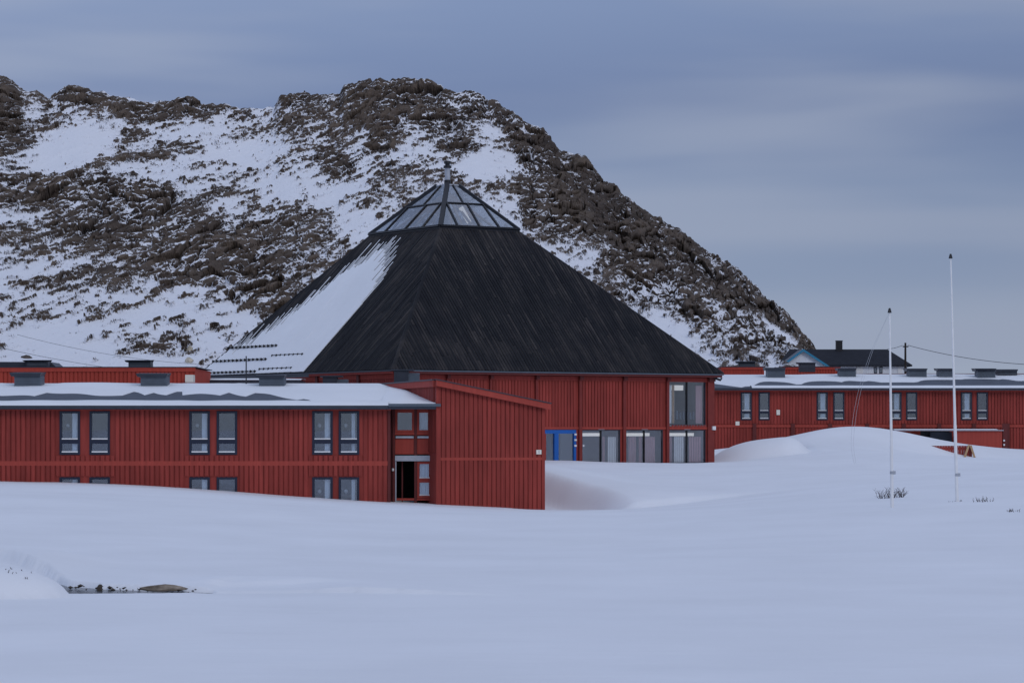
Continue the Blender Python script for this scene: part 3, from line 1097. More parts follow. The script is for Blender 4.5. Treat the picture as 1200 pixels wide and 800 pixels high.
# posts and rails
for a, b in ((457.5, 463.0), (485.5, 488.5), (510.0, 514)):
    fb.box(mb, ex(a), ex(b), -.12, .05, zG, bz(476.5))
for a, b in ((507.5, 511.5),):
    fb.box(mb, ex(a), ex(b), .0, .08, zG, bz(476.5))
mb.build('post', M['red_dark'], lw)
for a, b in ((480.5, 477.0), (509.5, 506.5), (586, 583.5)):
    mb = MB(); fb.box(mb, ex(463), ex(510), -.08, .03, bz(a), bz(b)); mb.build('rail', M['red_trim'], lw)
for a, b in ((463.2, 485.3), (488.7, 509.8)):
    mb = MB(); fb.box(mb, ex(a), ex(b), -.09, -.03, bz(532), bz(513.5)); mb.build('panel', M['red_trim'], lw)
    mb = MB(); fb.box(mb, ex(a) + .02, ex(b) - .02, -.10, .06, bz(513.2), bz(510.8)); mb.build('sill', M['galv'], lw)
for a, b, cu in ((463.2, 485.3, False), (488.7, 509.8, True)):
    w_, h_ = ex(b) - ex(a), bz(480.7) - bz(506.3)
    pr = window_proto(w_, h_, name='bay_window', two=False, mat='red_trim', curtain=(w_ * .12, w_ * .75) if cu else None)
    put_window(pr, lw, ex(a), DB + .03, bz(506.3), True)
mb = MB(); fb.box(mb, ex(463), ex(511), -.05, .09, bz(540), bz(533.5)); mb.build('lintel', M['galv'], lw)
# passage behind the open door and the glazed side light
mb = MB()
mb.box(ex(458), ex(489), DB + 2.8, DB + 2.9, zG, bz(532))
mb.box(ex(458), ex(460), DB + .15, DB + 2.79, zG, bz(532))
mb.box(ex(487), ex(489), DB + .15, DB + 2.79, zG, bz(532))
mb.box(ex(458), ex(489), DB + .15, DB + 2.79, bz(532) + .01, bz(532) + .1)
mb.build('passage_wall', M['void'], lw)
mb = MB(); fb.box(mb, ex(470.2), ex(471.8), -.5, -.44, zG, bz(541)); mb.build('door_frame', M['red_dark'], lw)
mb = MB(); fb.box(mb, ex(463.2), ex(464.6), .0, .06, zG, bz(540.5)); mb.build('door_jamb', M['galv'], lw)
w_, h_ = ex(509.6) - ex(488.9), bz(540.8) - bz(583)
pr = window_proto(w_, h_, name='side_light', transom=.47, mat='red_trim', curtain=(w_ * .15, w_ * .8))
put_window(pr, lw, ex(488.9), DB + .03, bz(583), True)
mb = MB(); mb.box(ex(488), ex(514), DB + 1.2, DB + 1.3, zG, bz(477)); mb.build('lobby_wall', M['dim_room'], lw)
mb = MB(); mb.tube([(ex(460.6), DB - .14, bz(551.5)), (ex(460.6), DB - .14, bz(548.5))], .055, 8); mb.build('wall_lamp', M['white'], lw)
mb = MB(); mb.tube([P(459.6, 478, 125.75), P(460.6, 500, 125.75), P(460.6, 590, 125.75)], .035, 6); mb.build('downpipe', M['red_dark'], lw)

# ------------------------------------------------------------------ GABLED BLOCK
bk = thing('gabled_annex', 'tall red boarded annex with sloping shed roof between entrance bay and pyramid hall', 'building', (BK.x + 2, BK.y + 3, CZ - 4.4))
f1_ = Frame(BK.x, BK.y, BA)                       # face towards the camera
sR = f1_.s(638.3)
zt0 = f1_.z(451.5, 0)
zt1 = f1_.z(477.0, sR)
tp = lambda s: zt0 + (zt1 - zt0) * s / sR
wall(f1_, 0, sR, zG, 0, [], M['red'], bk, top=tp)
b0, b1_ = f1_.z(539.2, 0), f1_.z(536, 0)
boards(f1_, .22, sR - .16, zG, 0, [(-1, sR + 1, b0, b1_)], M['red'], bk, top=tp, per=.205, w=.155)
mb = MB(); f1_.box(mb, .201, sR - .141, .001, .05, b0, b1_); mb.build('band_board', M['red_trim'], bk)
mb = MB(); f1_.box(mb, .0, .2, .001, .055, zG, zt0 - .06); mb.build('corner_board', M['red'], bk)
mb = MB(); f1_.box(mb, sR - .14, sR, .001, .055, zG, zt1 - .02); mb.build('corner_board', M['red'], bk)
# sloping barge board and roof edge
sE = f1_.s(645.5, .3)
def bar(mb, fr_, s0, s1, d0, d1, za, zb, h):
    p = fr_.pt
    mb.hexa([p(s0, d1, za - h), p(s1, d1, zb - h), p(s1, d0, zb - h), p(s0, d0, za - h), p(s0, d1, za), p(s1, d1, zb), p(s1, d0, zb), p(s0, d0, za)])
zb0, zb1 = f1_.z(445, 0, .3), f1_.z(473, sE, .3)
mb = MB(); bar(mb, f1_, -.04, sE, .12, .30, zb0, zb1, .26); mb.build('barge_board', M['red_trim'], bk)
mb = MB(); bar(mb, f1_, -.06, sE + .03, -.2, .34, zb0 + .045, zb1 + .045, .043); mb.build('roof_edge', M['dark_metal'], bk)
# left face
f2_ = Frame(BK.x + bl_dir.x * 22, BK.y + bl_dir.y * 22, BA - math.pi / 2)
wall(f2_, 0, 21.75, zG, zb0 - .28, [], M['red'], bk, name='side_wall')
boards(f2_, 0, 21.7, CZ - 1, zb0 - .30, [], M['red'], bk, per=.205, w=.155)
mb = MB(); f2_.box(mb, -.1, 22.0 - .02, .001, .14, zb0 - .30, zb0 - .02); mb.build('side_fascia', M['red_trim'], bk)
mb = MB(); f2_.box(mb, -.1, 22.0 - .02, .0, .18, zb0 - .018, zb0 + .04); mb.build('roof_edge', M['dark_metal'], bk)
# roof slab falling to the right
mb = MB()
p = f1_.pt
mb.hexa([p(0.02, -.2, zb0 - .1), p(sE, -.2, zb1 - .1), p(sE, -22, zb1 - .1), p(0.02, -22, zb0 - .1), p(0.02, -.2, zb0), p(sE, -.2, zb1), p(sE, -22, zb1), p(0.02, -22, zb0)])
mb.build('roof', M['felt'], bk)
mb = MB()
fr3 = Frame(f1_.pt(sR, 0, 0).x, f1_.pt(sR, 0, 0).y, BA + math.pi / 2)
fr3.box(mb, .23, 22, -.2, 0, zG, zt1 - .02); mb.build('side_wall', M['red'], bk)
mb = MB(); s_ = f1_.s(627.8); s2_ = f1_.s(633.6); f1_.box(mb, s_, s2_, .05, .14, f1_.z(532, s_), f1_.z(526.8, s_)); wp = mb.build('wall_lamp', M['cream'], bk)
mb = MB(); c_ = (s_ + s2_) / 2; zc = f1_.z(529.4, s_); f1_.box(mb, c_ - .012, c_ + .012, .141, .15, zc - .07, zc + .07); mb.build('lamp_slot', M['galv'], wp)
# two vents standing on the block's roof edge
for a in ((375, 407, 440, 450.5, 142.5), (458.5, 491, 432.5, 447, 140)):
    px0, px1, py0, py1, D = a
    x0, x1, zt_, zb_ = P(px0, 0, D).x, P(px1, 0, D).x, zat(py0, D), zat(py1, D)
    w = x1 - x0
    mb = MB(); mb.box(x0 + w * .1, x0 + w * .62, D, D + 1.2, zb_ - .6, zt_ - .07); v_ = mb.build('roof_vent', M['dark_metal'], bk)
    mb = MB(); mb.box(x0, x1 - w * .2, D - .1, D + 1.3, zt_ - .07, zt_); mb.build('cap', M['dark_metal'], v_)
    mb = MB(); mb.box(x0 + w * .62, x1, D + .1, D + 1.1, zb_ - .6, zt_ - .18); mb.build('duct', M['grey_metal'], v_)

# ------------------------------------------------------------------ PYRAMID HALL
hall = thing('pyramid_hall', 'large hall with steep black timber pyramid roof and glass skylight above red walls', 'building', (-3.7, 176.5, CZ - 2))
ZEV = 71 / F * 159.0 + CZ
N_ = P(460, 432, 159.0); R_ = P(848, 437.5, 171.6); L_ = P(230.5, 440.5, 180.5)
for q in (N_, R_, L_): q.z = ZEV
cen = (L_ + R_) / 2
B_ = cen * 2 - N_; B_.z = ZEV
ZS = 235.5 / F * 171.0 + CZ
Ns, Rs, Ls = P(509, 0, 171.0), P(603, 0, 174.0), P(438, 0, 179.0)
for q in (Ns, Rs, Ls): q.z = ZS
Bs = (Ls + Rs) - Ns; Bs.z = ZS


class Face:
    def __init__(self, a, b, c, d):     # a,b eave left to right ; c,d top right, top left
        self.e = (b - a).normalized()
        mid = (c + d) / 2
        self.g = (mid - a) - self.e * (mid - a).dot(self.e)
        self.g.normalize()
        self.n = self.e.cross(self.g).normalized()
        self.a, self.b = a, b


F1, F2, F3, F4 = Face(N_, R_, Rs, Ns), Face(L_, N_, Ns, Ls), Face(R_, B_, Bs, Rs), Face(B_, L_, Ls, Bs)


def meet(Fa, Fb, z):
    A = np.array([Fa.n[:], Fb.n[:], (0, 0, 1)])
    r = np.array([Fa.n.dot(Fa.a), Fb.n.dot(Fb.a), z])
    return Vector(np.linalg.solve(A, r))


Nt, Rt, Lt, Bt = meet(F1, F2, ZS), meet(F1, F3, ZS), meet(F2, F4, ZS), meet(F3, F4, ZS)
for nm, q in (('N', Nt), ('R', Rt), ('L', Lt)):
    print('skylight corner', nm, round(600 + q.x / q.y * F, 1), round(HY - (q.z - CZ) / q.y * F, 1))
quads = ((F1, N_, R_, Rt, Nt), (F2, L_, N_, Nt, Lt), (F3, R_, B_, Bt, Rt), (F4, B_, L_, Lt, Bt))
mb = MB()
for Fc, a, b, c, d in quads:
    i = len(mb.v)
    mb.v += [tuple(a), tuple(b), tuple(c), tuple(d)]
    mb.f.append((i, i + 1, i + 2, i + 3))
mb.build('roof', M['tar'], hall)
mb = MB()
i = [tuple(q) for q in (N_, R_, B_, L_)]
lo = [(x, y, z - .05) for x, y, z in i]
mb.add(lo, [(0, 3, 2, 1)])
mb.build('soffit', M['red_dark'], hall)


def edge2d(Fc, p):
    d = p - Fc.a
    return d.dot(Fc.e), d.dot(Fc.g)


def face_pt(Fc, s, t, h=0.0):
    return Fc.a + Fc.e * s + Fc.g * t + Fc.n * h


def ttop(Fc, quad, s):
    pts = [edge2d(Fc, q) for q in quad]
    (s0, _), (s1, _), (s2, t2), (s3, t3) = pts
    if s < s3: return t3 * s / s3
    if s > s2: return t2 * (s1 - s) / (s1 - s2)
    return t3 + (t2 - t3) * (s - s3) / (s2 - s3)


PER = .205
for Fc, *quad in quads:
    Lh = (quad[1] - quad[0]).length
    n = int(Lh / PER)
    mb = MB()
    for i in range(n):
        j0 = rnd.uniform(-.05, .05); s0 = (i + .16 + j0) * PER; s1 = s0 + PER * rnd.uniform(.62, .76)
        m_ = (s0 + s1) / 2
        t1 = ttop(Fc, quad, m_) - .02
        if t1 < .15: continue
        # boards are laid in lengths: staggered joints
        cuts = [-.06]
        t = rnd.uniform(.8, 4.5)
        while t < t1 - .5:
            cuts.append(t); t += rnd.uniform(3.2, 4.8)
        cuts.append(t1)
        for a, b in zip(cuts, cuts[1:]):
            h = .030 + rnd.uniform(-.010, .012)
            ta, tb = max(-.06, a + .012), b - .012
            if b == t1:
                ta2, tb2 = min(tb, ttop(Fc, quad, s0)), min(tb + .1, ttop(Fc, quad, s1))
            else:
                ta2 = tb2 = tb
            mb.hexa([face_pt(Fc, s0, ta), face_pt(Fc, s1, ta), face_pt(Fc, s1, tb2), face_pt(Fc, s0, ta2),
                     face_pt(Fc, s0, ta, h), face_pt(Fc, s1, ta, h), face_pt(Fc, s1, tb2, h), face_pt(Fc, s0, ta2, h)])
    mb.build('roof_boards', M['tar'], hall, kind='stuff')
# hip boards
for a, b in ((N_, Nt), (R_, Rt), (L_, Lt), (B_, Bt)):
    mb = MB()
    out = Vector((a.x - cen.x, a.y - cen.y, 0)).normalized()
    sd = Vector((-out.y, out.x, 0))
    up = Vector((0, 0, 1))
    pts = []
    for q in (a, b):
        pts += [q - sd * .13 - up * .06, q + sd * .13 - up * .06, q + sd * .05 + up * .045, q - sd * .05 + up * .045]
    mb.add(pts, [(0, 1, 5, 4), (1, 2, 6, 5), (2, 3, 7, 6), (3, 0, 4, 7), (0, 3, 2, 1), (4, 5, 6, 7)])
    mb.build('hip_board', M['tar'], hall)
# eave boards: red fascia + thin metal edge
for k, (Fc, a, b, c, d) in enumerate(quads):
    fe = Frame(a.x, a.y, math.atan2((b - a).y, (b - a).x))
    Lh = (b - a).length
    if k == 1:
        mb = MB(); fe.box(mb, .1, Lh * .60, -.095, -.031, ZEV - .30, ZEV - .052); mb.build('fascia_board', M['dark_metal'], hall)
    mb = MB(); fe.box(mb, .1 if k != 1 else Lh * .601, Lh - .1, -.09, -.03, ZEV - .26, ZEV - .052); mb.build('fascia_board', M['red'] if k != 0 else M['red_dark'], hall)
    mb = MB(); fe.box(mb, .02, Lh - .02, -.028, .03, ZEV - .13, ZEV - .055); mb.build('gutter', M['grey_metal' if k == 0 else 'dark_metal'], hall)

# snow on the left face
poly = [(233, 439.5), (246, 424), (262, 409.5), (285, 399), (305, 391), (320, 380), (338, 368), (356, 354), (380, 336), (407, 316), (420, 302), (440, 292), (456, 288.5), (455, 309), (450, 325),
        (437, 342), (415, 362), (395, 385), (370, 415), (354, 438)]


def hit(Fc, px, py):
    d = Vector(((px - 600) / F, 1, -(py - HY) / F))
    o_ = Vector((0, 0, CZ))
    t = Fc.n.dot(Fc.a - o_) / Fc.n.dot(d)
    return edge2d(Fc, o_ + d * t)


pst = [hit(F2, *q) for q in poly]
L2 = (N_ - L_).length
qd = quads[1][1:]
thin, thick = MB(), MB()
n = int(L2 / PER)
for i in range(n):
    sm = (i + 1.01) * PER
    xsn = []
    for (a, b), (c, d) in zip(pst, pst[1:]):
        if (a - sm) * (c - sm) < 0:
            xsn.append(b + (d - b) * (sm - a) / (c - a))
    if not xsn: continue
    hi = min(max(xsn), ttop(F2, qd, sm) - .3)
    lo_ = 0.0 if len(xsn) % 2 else min(xsn)
    if lo_ < .8: lo_ = 0.0
    if hi - lo_ < .2: continue
    edge = rnd.uniform(-.5, 1.3) if hi > 3 else rnd.uniform(-.1, .15)
    # snow left in the grooves reaches higher than the closed sheet
    ta, tb = lo_ + (rnd.uniform(-.6, .6) if lo_ > 0 else 0), min(hi + edge, ttop(F2, qd, sm) - .25)
    ta = max(0, ta)
    w0, w1 = sm - PER * .24, sm + PER * .22
    thin.hexa([face_pt(F2, w0, ta), face_pt(F2, w1, ta), face_pt(F2, w1, tb), face_pt(F2, w0, tb), face_pt(F2, w0, ta, .05), face_pt(F2, w1, ta, .05), face_pt(F2, w1, tb, .036), face_pt(F2, w0, tb, .036)])
    s_hi = hi - rnd.uniform(.2, 1.6) * (1.0 if hi > 3 else .1)
    s_lo = ta + (rnd.uniform(.3, 1.5) if lo_ > 0 else 0)
    if s_hi - s_lo > .3:
        h0, h1 = .075 + .015 * nz(sm * 2, 4), .06
        cutp = [s_lo + (s_hi - s_lo) * j / 6 for j in range(7)]
        for a, b in zip(cutp, cutp[1:]):
            hh = [.066 + .018 * nz(sm * 1.4 + q * .7, 12) for q in (a, b)]
            thick.hexa([face_pt(F2, sm - PER * .505, a, .01), face_pt(F2, sm + PER * .505, a, .01), face_pt(F2, sm + PER * .505, b, .01), face_pt(F2, sm - PER * .505, b, .01),
                        face_pt(F2, sm - PER * .505, a, hh[0]), face_pt(F2, sm + PER * .505, a, hh[0]), face_pt(F2, sm + PER * .505, b, hh[1]), face_pt(F2, sm - PER * .505, b, hh[1])])
thin.build('groove_snow', M['roof_snow'], hall, kind='stuff')
thick.build('roof_snow', M['roof_snow'], hall)
# snow guards
for (xa_, ya2, xb_, yb2, buried) in ((269, 409.3, 326, 405, 0), (251, 425, 313.5, 421, 0), (243, 438.8, 301, 435.2, 0), (320, 417.5, 356, 415, 1), (305, 433.5, 343, 431, 1)):
    (s0, t0), (s1, t1) = hit(F2, xa_, ya2), hit(F2, xb_, yb2)
    tm = (t0 + t1) / 2
    h = .14 if not buried else .09
    mb = MB(); mb.tube([face_pt(F2, s0, tm, h), face_pt(F2, s1, tm, h)], .020, 6)
    mb.tube([face_pt(F2, s0, tm - .06, h - .06), face_pt(F2, s1, tm - .06, h - .06)], .018, 6)
    g_ = mb.build('snow_guard', M['black'], hall)
    mb = MB()
    k = int(abs(s1 - s0) / .55)
    for j in range(k + 1):
        s_ = s0 + (s1 - s0) * j / k
        mb.hexa([face_pt(F2, s_, tm - .14, .01), face_pt(F2, s_ + .03, tm - .14, .01), face_pt(F2, s_ + .03, tm + .05, .01), face_pt(F2, s_, tm + .05, .01),
                 face_pt(F2, s_, tm - .10, h + .05), face_pt(F2, s_ + .03, tm - .10, h + .05), face_pt(F2, s_ + .03, tm + .01, h + .07), face_pt(F2, s_, tm + .01, h + .07)])
    mb.build('bracket', M['black'], g_, kind='stuff')

# skylight
sky_c = (Lt + Rt) / 2
ZT = 284.5 / F * sky_c.y + CZ
tc_ = Vector((P(524.5, 0, sky_c.y).x, sky_c.y - .2, ZT))
hs = .064 * 1
corner_t = {}
for nm, q in (('N', Nt), ('R', Rt), ('L', Lt), ('B', Bt)):
    dv = q - sky_c; dv.z = 0
    corner_t[nm] = tc_ + dv * .15
skl = bpy.data.objects.new('skylight', None); COL.objects.link(skl); skl.parent = hall
bpy_parent_fix(skl)
faces_s = ((Nt, Rt, corner_t['R'], corner_t['N']), (Lt, Nt, corner_t['N'], corner_t['L']), (Rt, Bt, corner_t['B'], corner_t['R']), (Bt, Lt, corner_t['L'], corner_t['B']))
up1 = Vector((0, 0, 1))
for a, b, c, d in faces_s:
    nn = (b - a).cross(d - a).normalized()
    a1, b1q, c1, d1 = a + up1 * .12, b + up1 * .12, c, d
    # base kerb
    mb = MB()
    mb.hexa([a - up1 * .03, b - up1 * .03, b - up1 * .03 - nn * .2, a - up1 * .03 - nn * .2, a + nn * .08 + up1 * .2, b + nn * .08 + up1 * .2, b - nn * .1 + up1 * .2, a - nn * .1 + up1 * .2])
    k = mb.build('kerb', M['black'], skl)
    # glass: horizontal transom at 55 percent, glazing bars
    Lb = (b - a).length
    tf = .56
    m1, m2 = a1.lerp(d1, tf), b1q.lerp(c1, tf)
    rows = (((a1, b1q, m2, m1), (0, .22, .5, .78, 1.0)), ((m1, m2, c1, d1), (0, .46, 1.0)))
    bars = MB()
    def beam(p0, p1, w=.07, h=.09):
        d_ = (p1 - p0).normalized(); sd_ = d_.cross(nn).normalized() * w / 2
        u_ = nn * h
        bars.hexa([p0 - sd_ - nn * .02, p0 + sd_ - nn * .02, p1 + sd_ - nn * .02, p1 - sd_ - nn * .02, p0 - sd_ + u_, p0 + sd_ + u_, p1 + sd_ + u_, p1 - sd_ + u_])
    for (q0, q1, q2, q3), fr_s in rows:
        beam(q0, q1, .09 if q0 is a1 else .06)
        # lower row: bars run with the slope, so the outer panes are triangles
        Wb, Wt = (q1 - q0).length, (q2 - q3).length
        lines = []
        for f_ in fr_s:
            pb = q0.lerp(q1, f_)
            pt_ = q3.lerp(q2, f_)
            lines.append((pb, pt_))
        if q0 is a1:
            lines = [(q0, q3), (q0.lerp(q1, .22), q3.lerp(q2, .05)), (q0.lerp(q1, .5), q3.lerp(q2, .55)), (q0.lerp(q1, .75), q3.lerp(q2, .93)), (q1, q2)]
        for (p0, p3), (p1, p2) in zip(lines, lines[1:]):
            g = MB(); h_ = nn * .012
            g.hexa([p0 + h_, p1 + h_, p2 + h_, p3 + h_, p0 + h_ * 2, p1 + h_ * 2, p2 + h_ * 2, p3 + h_ * 2])
            g.build('pane', M['roof_glass'], skl)
        for p0, p1 in lines[1:-1]:
            beam(p0, p1, .10 if q0 is a1 else .06)
    bars.build('glazing_bar', M['black'], skl)
for q, c_ in ((Nt, corner_t['N']), (Rt, corner_t['R']), (Lt, corner_t['L']), (Bt, corner_t['B'])):
    out = Vector((q.x - sky_c.x, q.y - sky_c.y, 0)).normalized()
    sd = Vector((-out.y, out.x, 0)); w = .17 if q is Nt else .10
    mb = MB()
    pts = []
    for p_ in (q + up1 * .10, c_):
        pts += [p_ - sd * w - out * .1, p_ + sd * w - out * .1, p_ + sd * w * .8 + up1 * .15, p_ - sd * w * .8 + up1 * .15]
    mb.add(pts, [(0, 1, 5, 4), (1, 2, 6, 5), (2, 3, 7, 6), (3, 0, 4, 7), (0, 3, 2, 1), (4, 5, 6, 7)])
    mb.build('hip_bar', M['black'], skl)
# lid, flue
mb = MB()
cs = [corner_t[k] for k in 'NRBL']
mb.hexa([c - up1 * .02 + (c - tc_) * .12 for c in cs] + [c + up1 * .07 + (c - tc_) * .12 for c in cs]); mb.build('lid', M['galv'], skl)
mb = MB(); mb.tube([tc_, tc_ + up1 * .38], .21, 12); mb.build('flue_base', M['black'], skl)
mb = MB(); mb.tube([tc_ + up1 * .38, tc_ + up1 * 1.12], .165, 14); mb.build('flue', M['galv'], skl)
mb = MB(); mb.tube([tc_ + up1 * 1.12, tc_ + up1 * 1.28], .25, 12); mb.tube([tc_ + up1 * 1.28, tc_ + up1 * 1.40], .15, 10); mb.tube([tc_ + up1 * 1.40, tc_ + up1 * 1.56], .22, 12); mb.build('flue_cap', M['black'], skl)
# timber rafters and a lit tube seen through the glass
mb = MB()
for k in range(5):
    a = Nt.lerp(Rt, .15 + .17 * k); mb.tube([a - up1 * .3 + Vector((0, .6, 0)), tc_ - up1 * .4], .09, 5)
    a = Lt.lerp(Nt, .15 + .17 * k); mb.tube([a - up1 * .3 + Vector((0, .6, 0)), tc_ - up1 * .4], .09, 5)
mb.build('inner_rafter', M['wood'], skl)
mb = MB(); mb.tube([P(540, 243, 175.0), P(550, 261, 175.0)], .15, 6); mb.build('lamp', M['lamp'], skl)
mb = MB(); mb.tube([Ls.lerp(Rs, .5) - up1 * .9, Ls.lerp(Rs, .5) - up1 * .8], 3.2, 12)
mb.build('attic_floor', M['room_floor'], skl)

# hall walls
INS = .62
ang1 = math.atan2((R_ - N_).y, (R_ - N_).x)
t1 = Frame(N_.x, N_.y, ang1)
w1 = Frame(t1.pt(0, -INS, 0).x, t1.pt(0, -INS, 0).y, ang1)
S0 = .55
S1 = w1.s(835)
zw = lambda py, px: w1.z(py, w1.s(px))
zTop = ZEV - .06
zHead = (zw(503.2, 640) + zw(503.6, 830)) / 2
zSill = CZ - 2.45
zBase = CZ - 4.0
postx = [(521.5, 525.5), (572, 576), (625.5, 630), (676.5, 681.5), (728, 733), (779, 783.5), (828, 835.5)]
openings = [(640, 675, 'door'), (682, 727, 'w'), (733.5, 777, 'w'), (783.5, 827, 'w')]
hh = []
for a, b, k in openings:
    hh.append((w1.s(a), w1.s(b), zSill, zHead))
zU0, zU1 = zw(498.0, 805), zw(446.5, 805)
hh.append((w1.s(783.5), w1.s(827), zU0, zU1))
wall(w1, S0, S1, zBase, zTop, hh, M['red'], hall)
ph = [(w1.s(a) - .02, w1.s(b) + .02, -10, 99) for a, b in postx] + [(h[0] - .03, h[1] + .03, h[2], h[3] + .03) for h in hh]
boards(w1, S0, S1 - .1, zHead + .17, zw(442.5, 640) if False else ZEV - .55, ph, M['red'], hall, per=.215, w=.16)
mb = MB()
edges = [S0] + [w1.s((a + b) / 2) for a, b in postx]
for a, b in zip(edges, edges[1:]):
    w1.box(mb, a + .12, b - .12, .001, .075, ZEV - .545, ZEV - .3)
mb.build('beam', M['red'], hall)
mb = MB()
w1.box(mb, w1.s(636), S1 - .3, .0015, .07, zHead + .035, zHead + .165)
mb.build('head_board', M['red_trim'], hall)
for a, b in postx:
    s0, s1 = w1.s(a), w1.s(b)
    mb = MB(); w1.box(mb, s0 + (.05 if a < 820 else 0), s1 - (.05 if a < 820 else 0), -.02, .16, zBase, ZEV - .27); mb.build('post', M['red_shaded'], hall)
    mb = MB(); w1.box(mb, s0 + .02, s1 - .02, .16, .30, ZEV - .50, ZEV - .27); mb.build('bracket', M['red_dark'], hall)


def glazing(a, b, z0, z1, parent=hall):
    """two-light hall window with a slim mullion"""
    s0, s1 = w1.s(a), w1.s(b)
    mb = MB(); f = .05
    w1.box(mb, s0, s0 + f, -.14, -.02, z0, z1); w1.box(mb, s1 - f, s1, -.14, -.02, z0, z1)
    w1.box(mb, s0 + f, s1 - f, -.14, -.02, z0, z0 + f); w1.box(mb, s0 + f, s1 - f, -.14, -.02, z1 - f, z1)
    o = mb.build('window', M['dark_metal'], parent)
    m_ = (s0 + s1) / 2
    for x0, x1 in ((s0 + f, m_ - .028), (m_ + .028, s1 - f)):
        mb = MB(); w1.box(mb, x0, x1, -.10, -.08, z0 + f, z1 - f); mb.build('pane', M['hall_glass'], o)
    mb = MB(); w1.box(mb, m_ - .028, m_ + .028, -.13, .0, z0 + .01, z1 - .01); mb.build('mullion', M['black'], o)
    mb = MB(); w1.box(mb, s0, s1, -.02, .035, z0 - .045, z0 - .003); mb.build('sill', M['galv'], o)
    mb = MB(); w1.box(mb, m_ - .22, m_ + .22, -.019, .03, z1 + .001, z1 + .05); mb.build('blind_box', M['galv'], o)
    return o


for k, (a, b) in enumerate(((682, 727), (733.5, 777), (783.5, 827))):
    w = glazing(a, b, zHead - 2.02, zHead)
    s0, s1 = w1.s(a), w1.s(b)
    # curtains hanging in folds
    spans = (((.60, .66), (.74, .96)), ((.14, .34), (.42, .50), (.58, .86)), ((.08, .16), (.22, .48), (.62, .95)))[k]
    for j, (u0, u1) in enumerate(spans):
        q = MB(); n = 10
        for i in range(n):
            a0, a1_ = s0 + (s1 - s0) * (u0 + (u1 - u0) * i / n), s0 + (s1 - s0) * (u0 + (u1 - u0) * (i + 1) / n)
            dd = -.26 - .05 * (i % 2)
            w1.box(q, a0, a1_, dd - .02, dd, zHead - 2.0, zHead - .42)
        q.build('curtain', M['pink_curtain' if (j + k) % 2 == 0 or k == 1 else 'curtain'], w)
w = glazing(783.5, 827, zU0, zU1)
s0, s1 = w1.s(783.5), w1.s(827)
for u0, u1, mt in ((.03, .14, 'curtain'), (.80, .97, 'pink_curtain'), (.16, .22, 'wood')):
    q = MB(); w1.box(q, s0 + (s1 - s0) * u0, s0 + (s1 - s0) * u1, -.30, -.26, zU0 + .1, zU1 - .25); q.build('curtain', M[mt], w)
q = MB()
for i in range(9):
    a0 = s0 + (s1 - s0) * (.1 + .8 * i / 9); w1.box(q, a0, a0 + .13, -.36, -.28, zU0 + .35, zU0 + .78 + .05 * (i % 3))
q.build('potted_plants', M['grey_metal'], w)
# rooms behind the glass
mb = MB()
ra, rb = w1.s(637), w1.s(834) - .3
w1.box(mb, ra, rb, -4.2, -4.1, zSill, zTop - .1)
w1.box(mb, ra, ra + .1, -4.09, -.24, zSill, zTop - .1)
w1.box(mb, rb - .1, rb, -4.09, -.24, zSill, zTop - .1)
w1.box(mb, ra + .11, rb - .11, -4.09, -.24, zHead + .04, zHead + .16)
mb.build('interior_wall', M['room'], hall)
mb = MB(); w1.box(mb, ra + .11, rb - .11, -4.09, -.24, zSill - .1, zSill); mb.build('interior_floor', M['room_floor'], hall)
for a, b in ((683, 711), (734, 768), (784, 820)):
    s0, s1 = w1.s(a), w1.s(b)
    mb = MB(); w1.box(mb, s0, s1, -.85, -.6, zHead - .38, zHead - .19); mb.build('ceiling_lamp', M['lamp'], hall)
s0, s1 = w1.s(796), w1.s(811)
mb = MB(); w1.box(mb, s0, s1, -1.2, -.9, zw(457, 805), zw(451, 805)); mb.build('ceiling_lamp', M['lamp'], hall)
mb = MB(); w1.box(mb, w1.s(795), w1.s(804), -1.3, -1.2, zw(487, 805), zw(459, 805)); mb.build('inner_window', M['white'], hall)
# blue double door
a, b = w1.s(640.5) - .25, w1.s(675)
dz0, dz1 = zSill, zHead
mb = MB()
w1.box(mb, a, b, -.12, .03, dz1 - .22, dz1)
w1.box(mb, b - .16, b, -.12, .03, dz0, dz1 - .22)
w1.box(mb, w1.s(649.5), w1.s(654.3), -.12, .03, dz0, dz1 - .22)
w1.box(mb, a, a + .12, -.12, .03, dz0, dz1 - .22)
door = mb.build('door', M['blue'], hall)
for x0, x1 in ((a + .12, w1.s(649.5)), (w1.s(654.3), b - .16)):
    mb = MB(); w1.box(mb, x0, x1, -.08, -.05, dz0, dz1 - .22); mb.build('pane', M['glass'], door)
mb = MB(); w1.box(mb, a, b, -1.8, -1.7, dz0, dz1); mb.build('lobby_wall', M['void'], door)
mb = MB()
for py in (508.8, 515.3, 522):
    w1.box(mb, w1.s(672.6), w1.s(675.2), .031, .07, zw(py + 1.1, 674), zw(py - 1.1, 674))
mb.build('notice', M['white'], door)
mb = MB(); w1.box(mb, w1.s(680.9), w1.s(682.6), .165, .2, zw(523, 681), zw(521, 681)); mb.build('wall_lamp', M['white'], hall)
mb = MB(); w1.box(mb, w1.s(832.3), w1.s(836), .161, .26, zw(503.6, 834), zw(499.2, 834)); mb.build('wall_lamp', M['white'], hall)
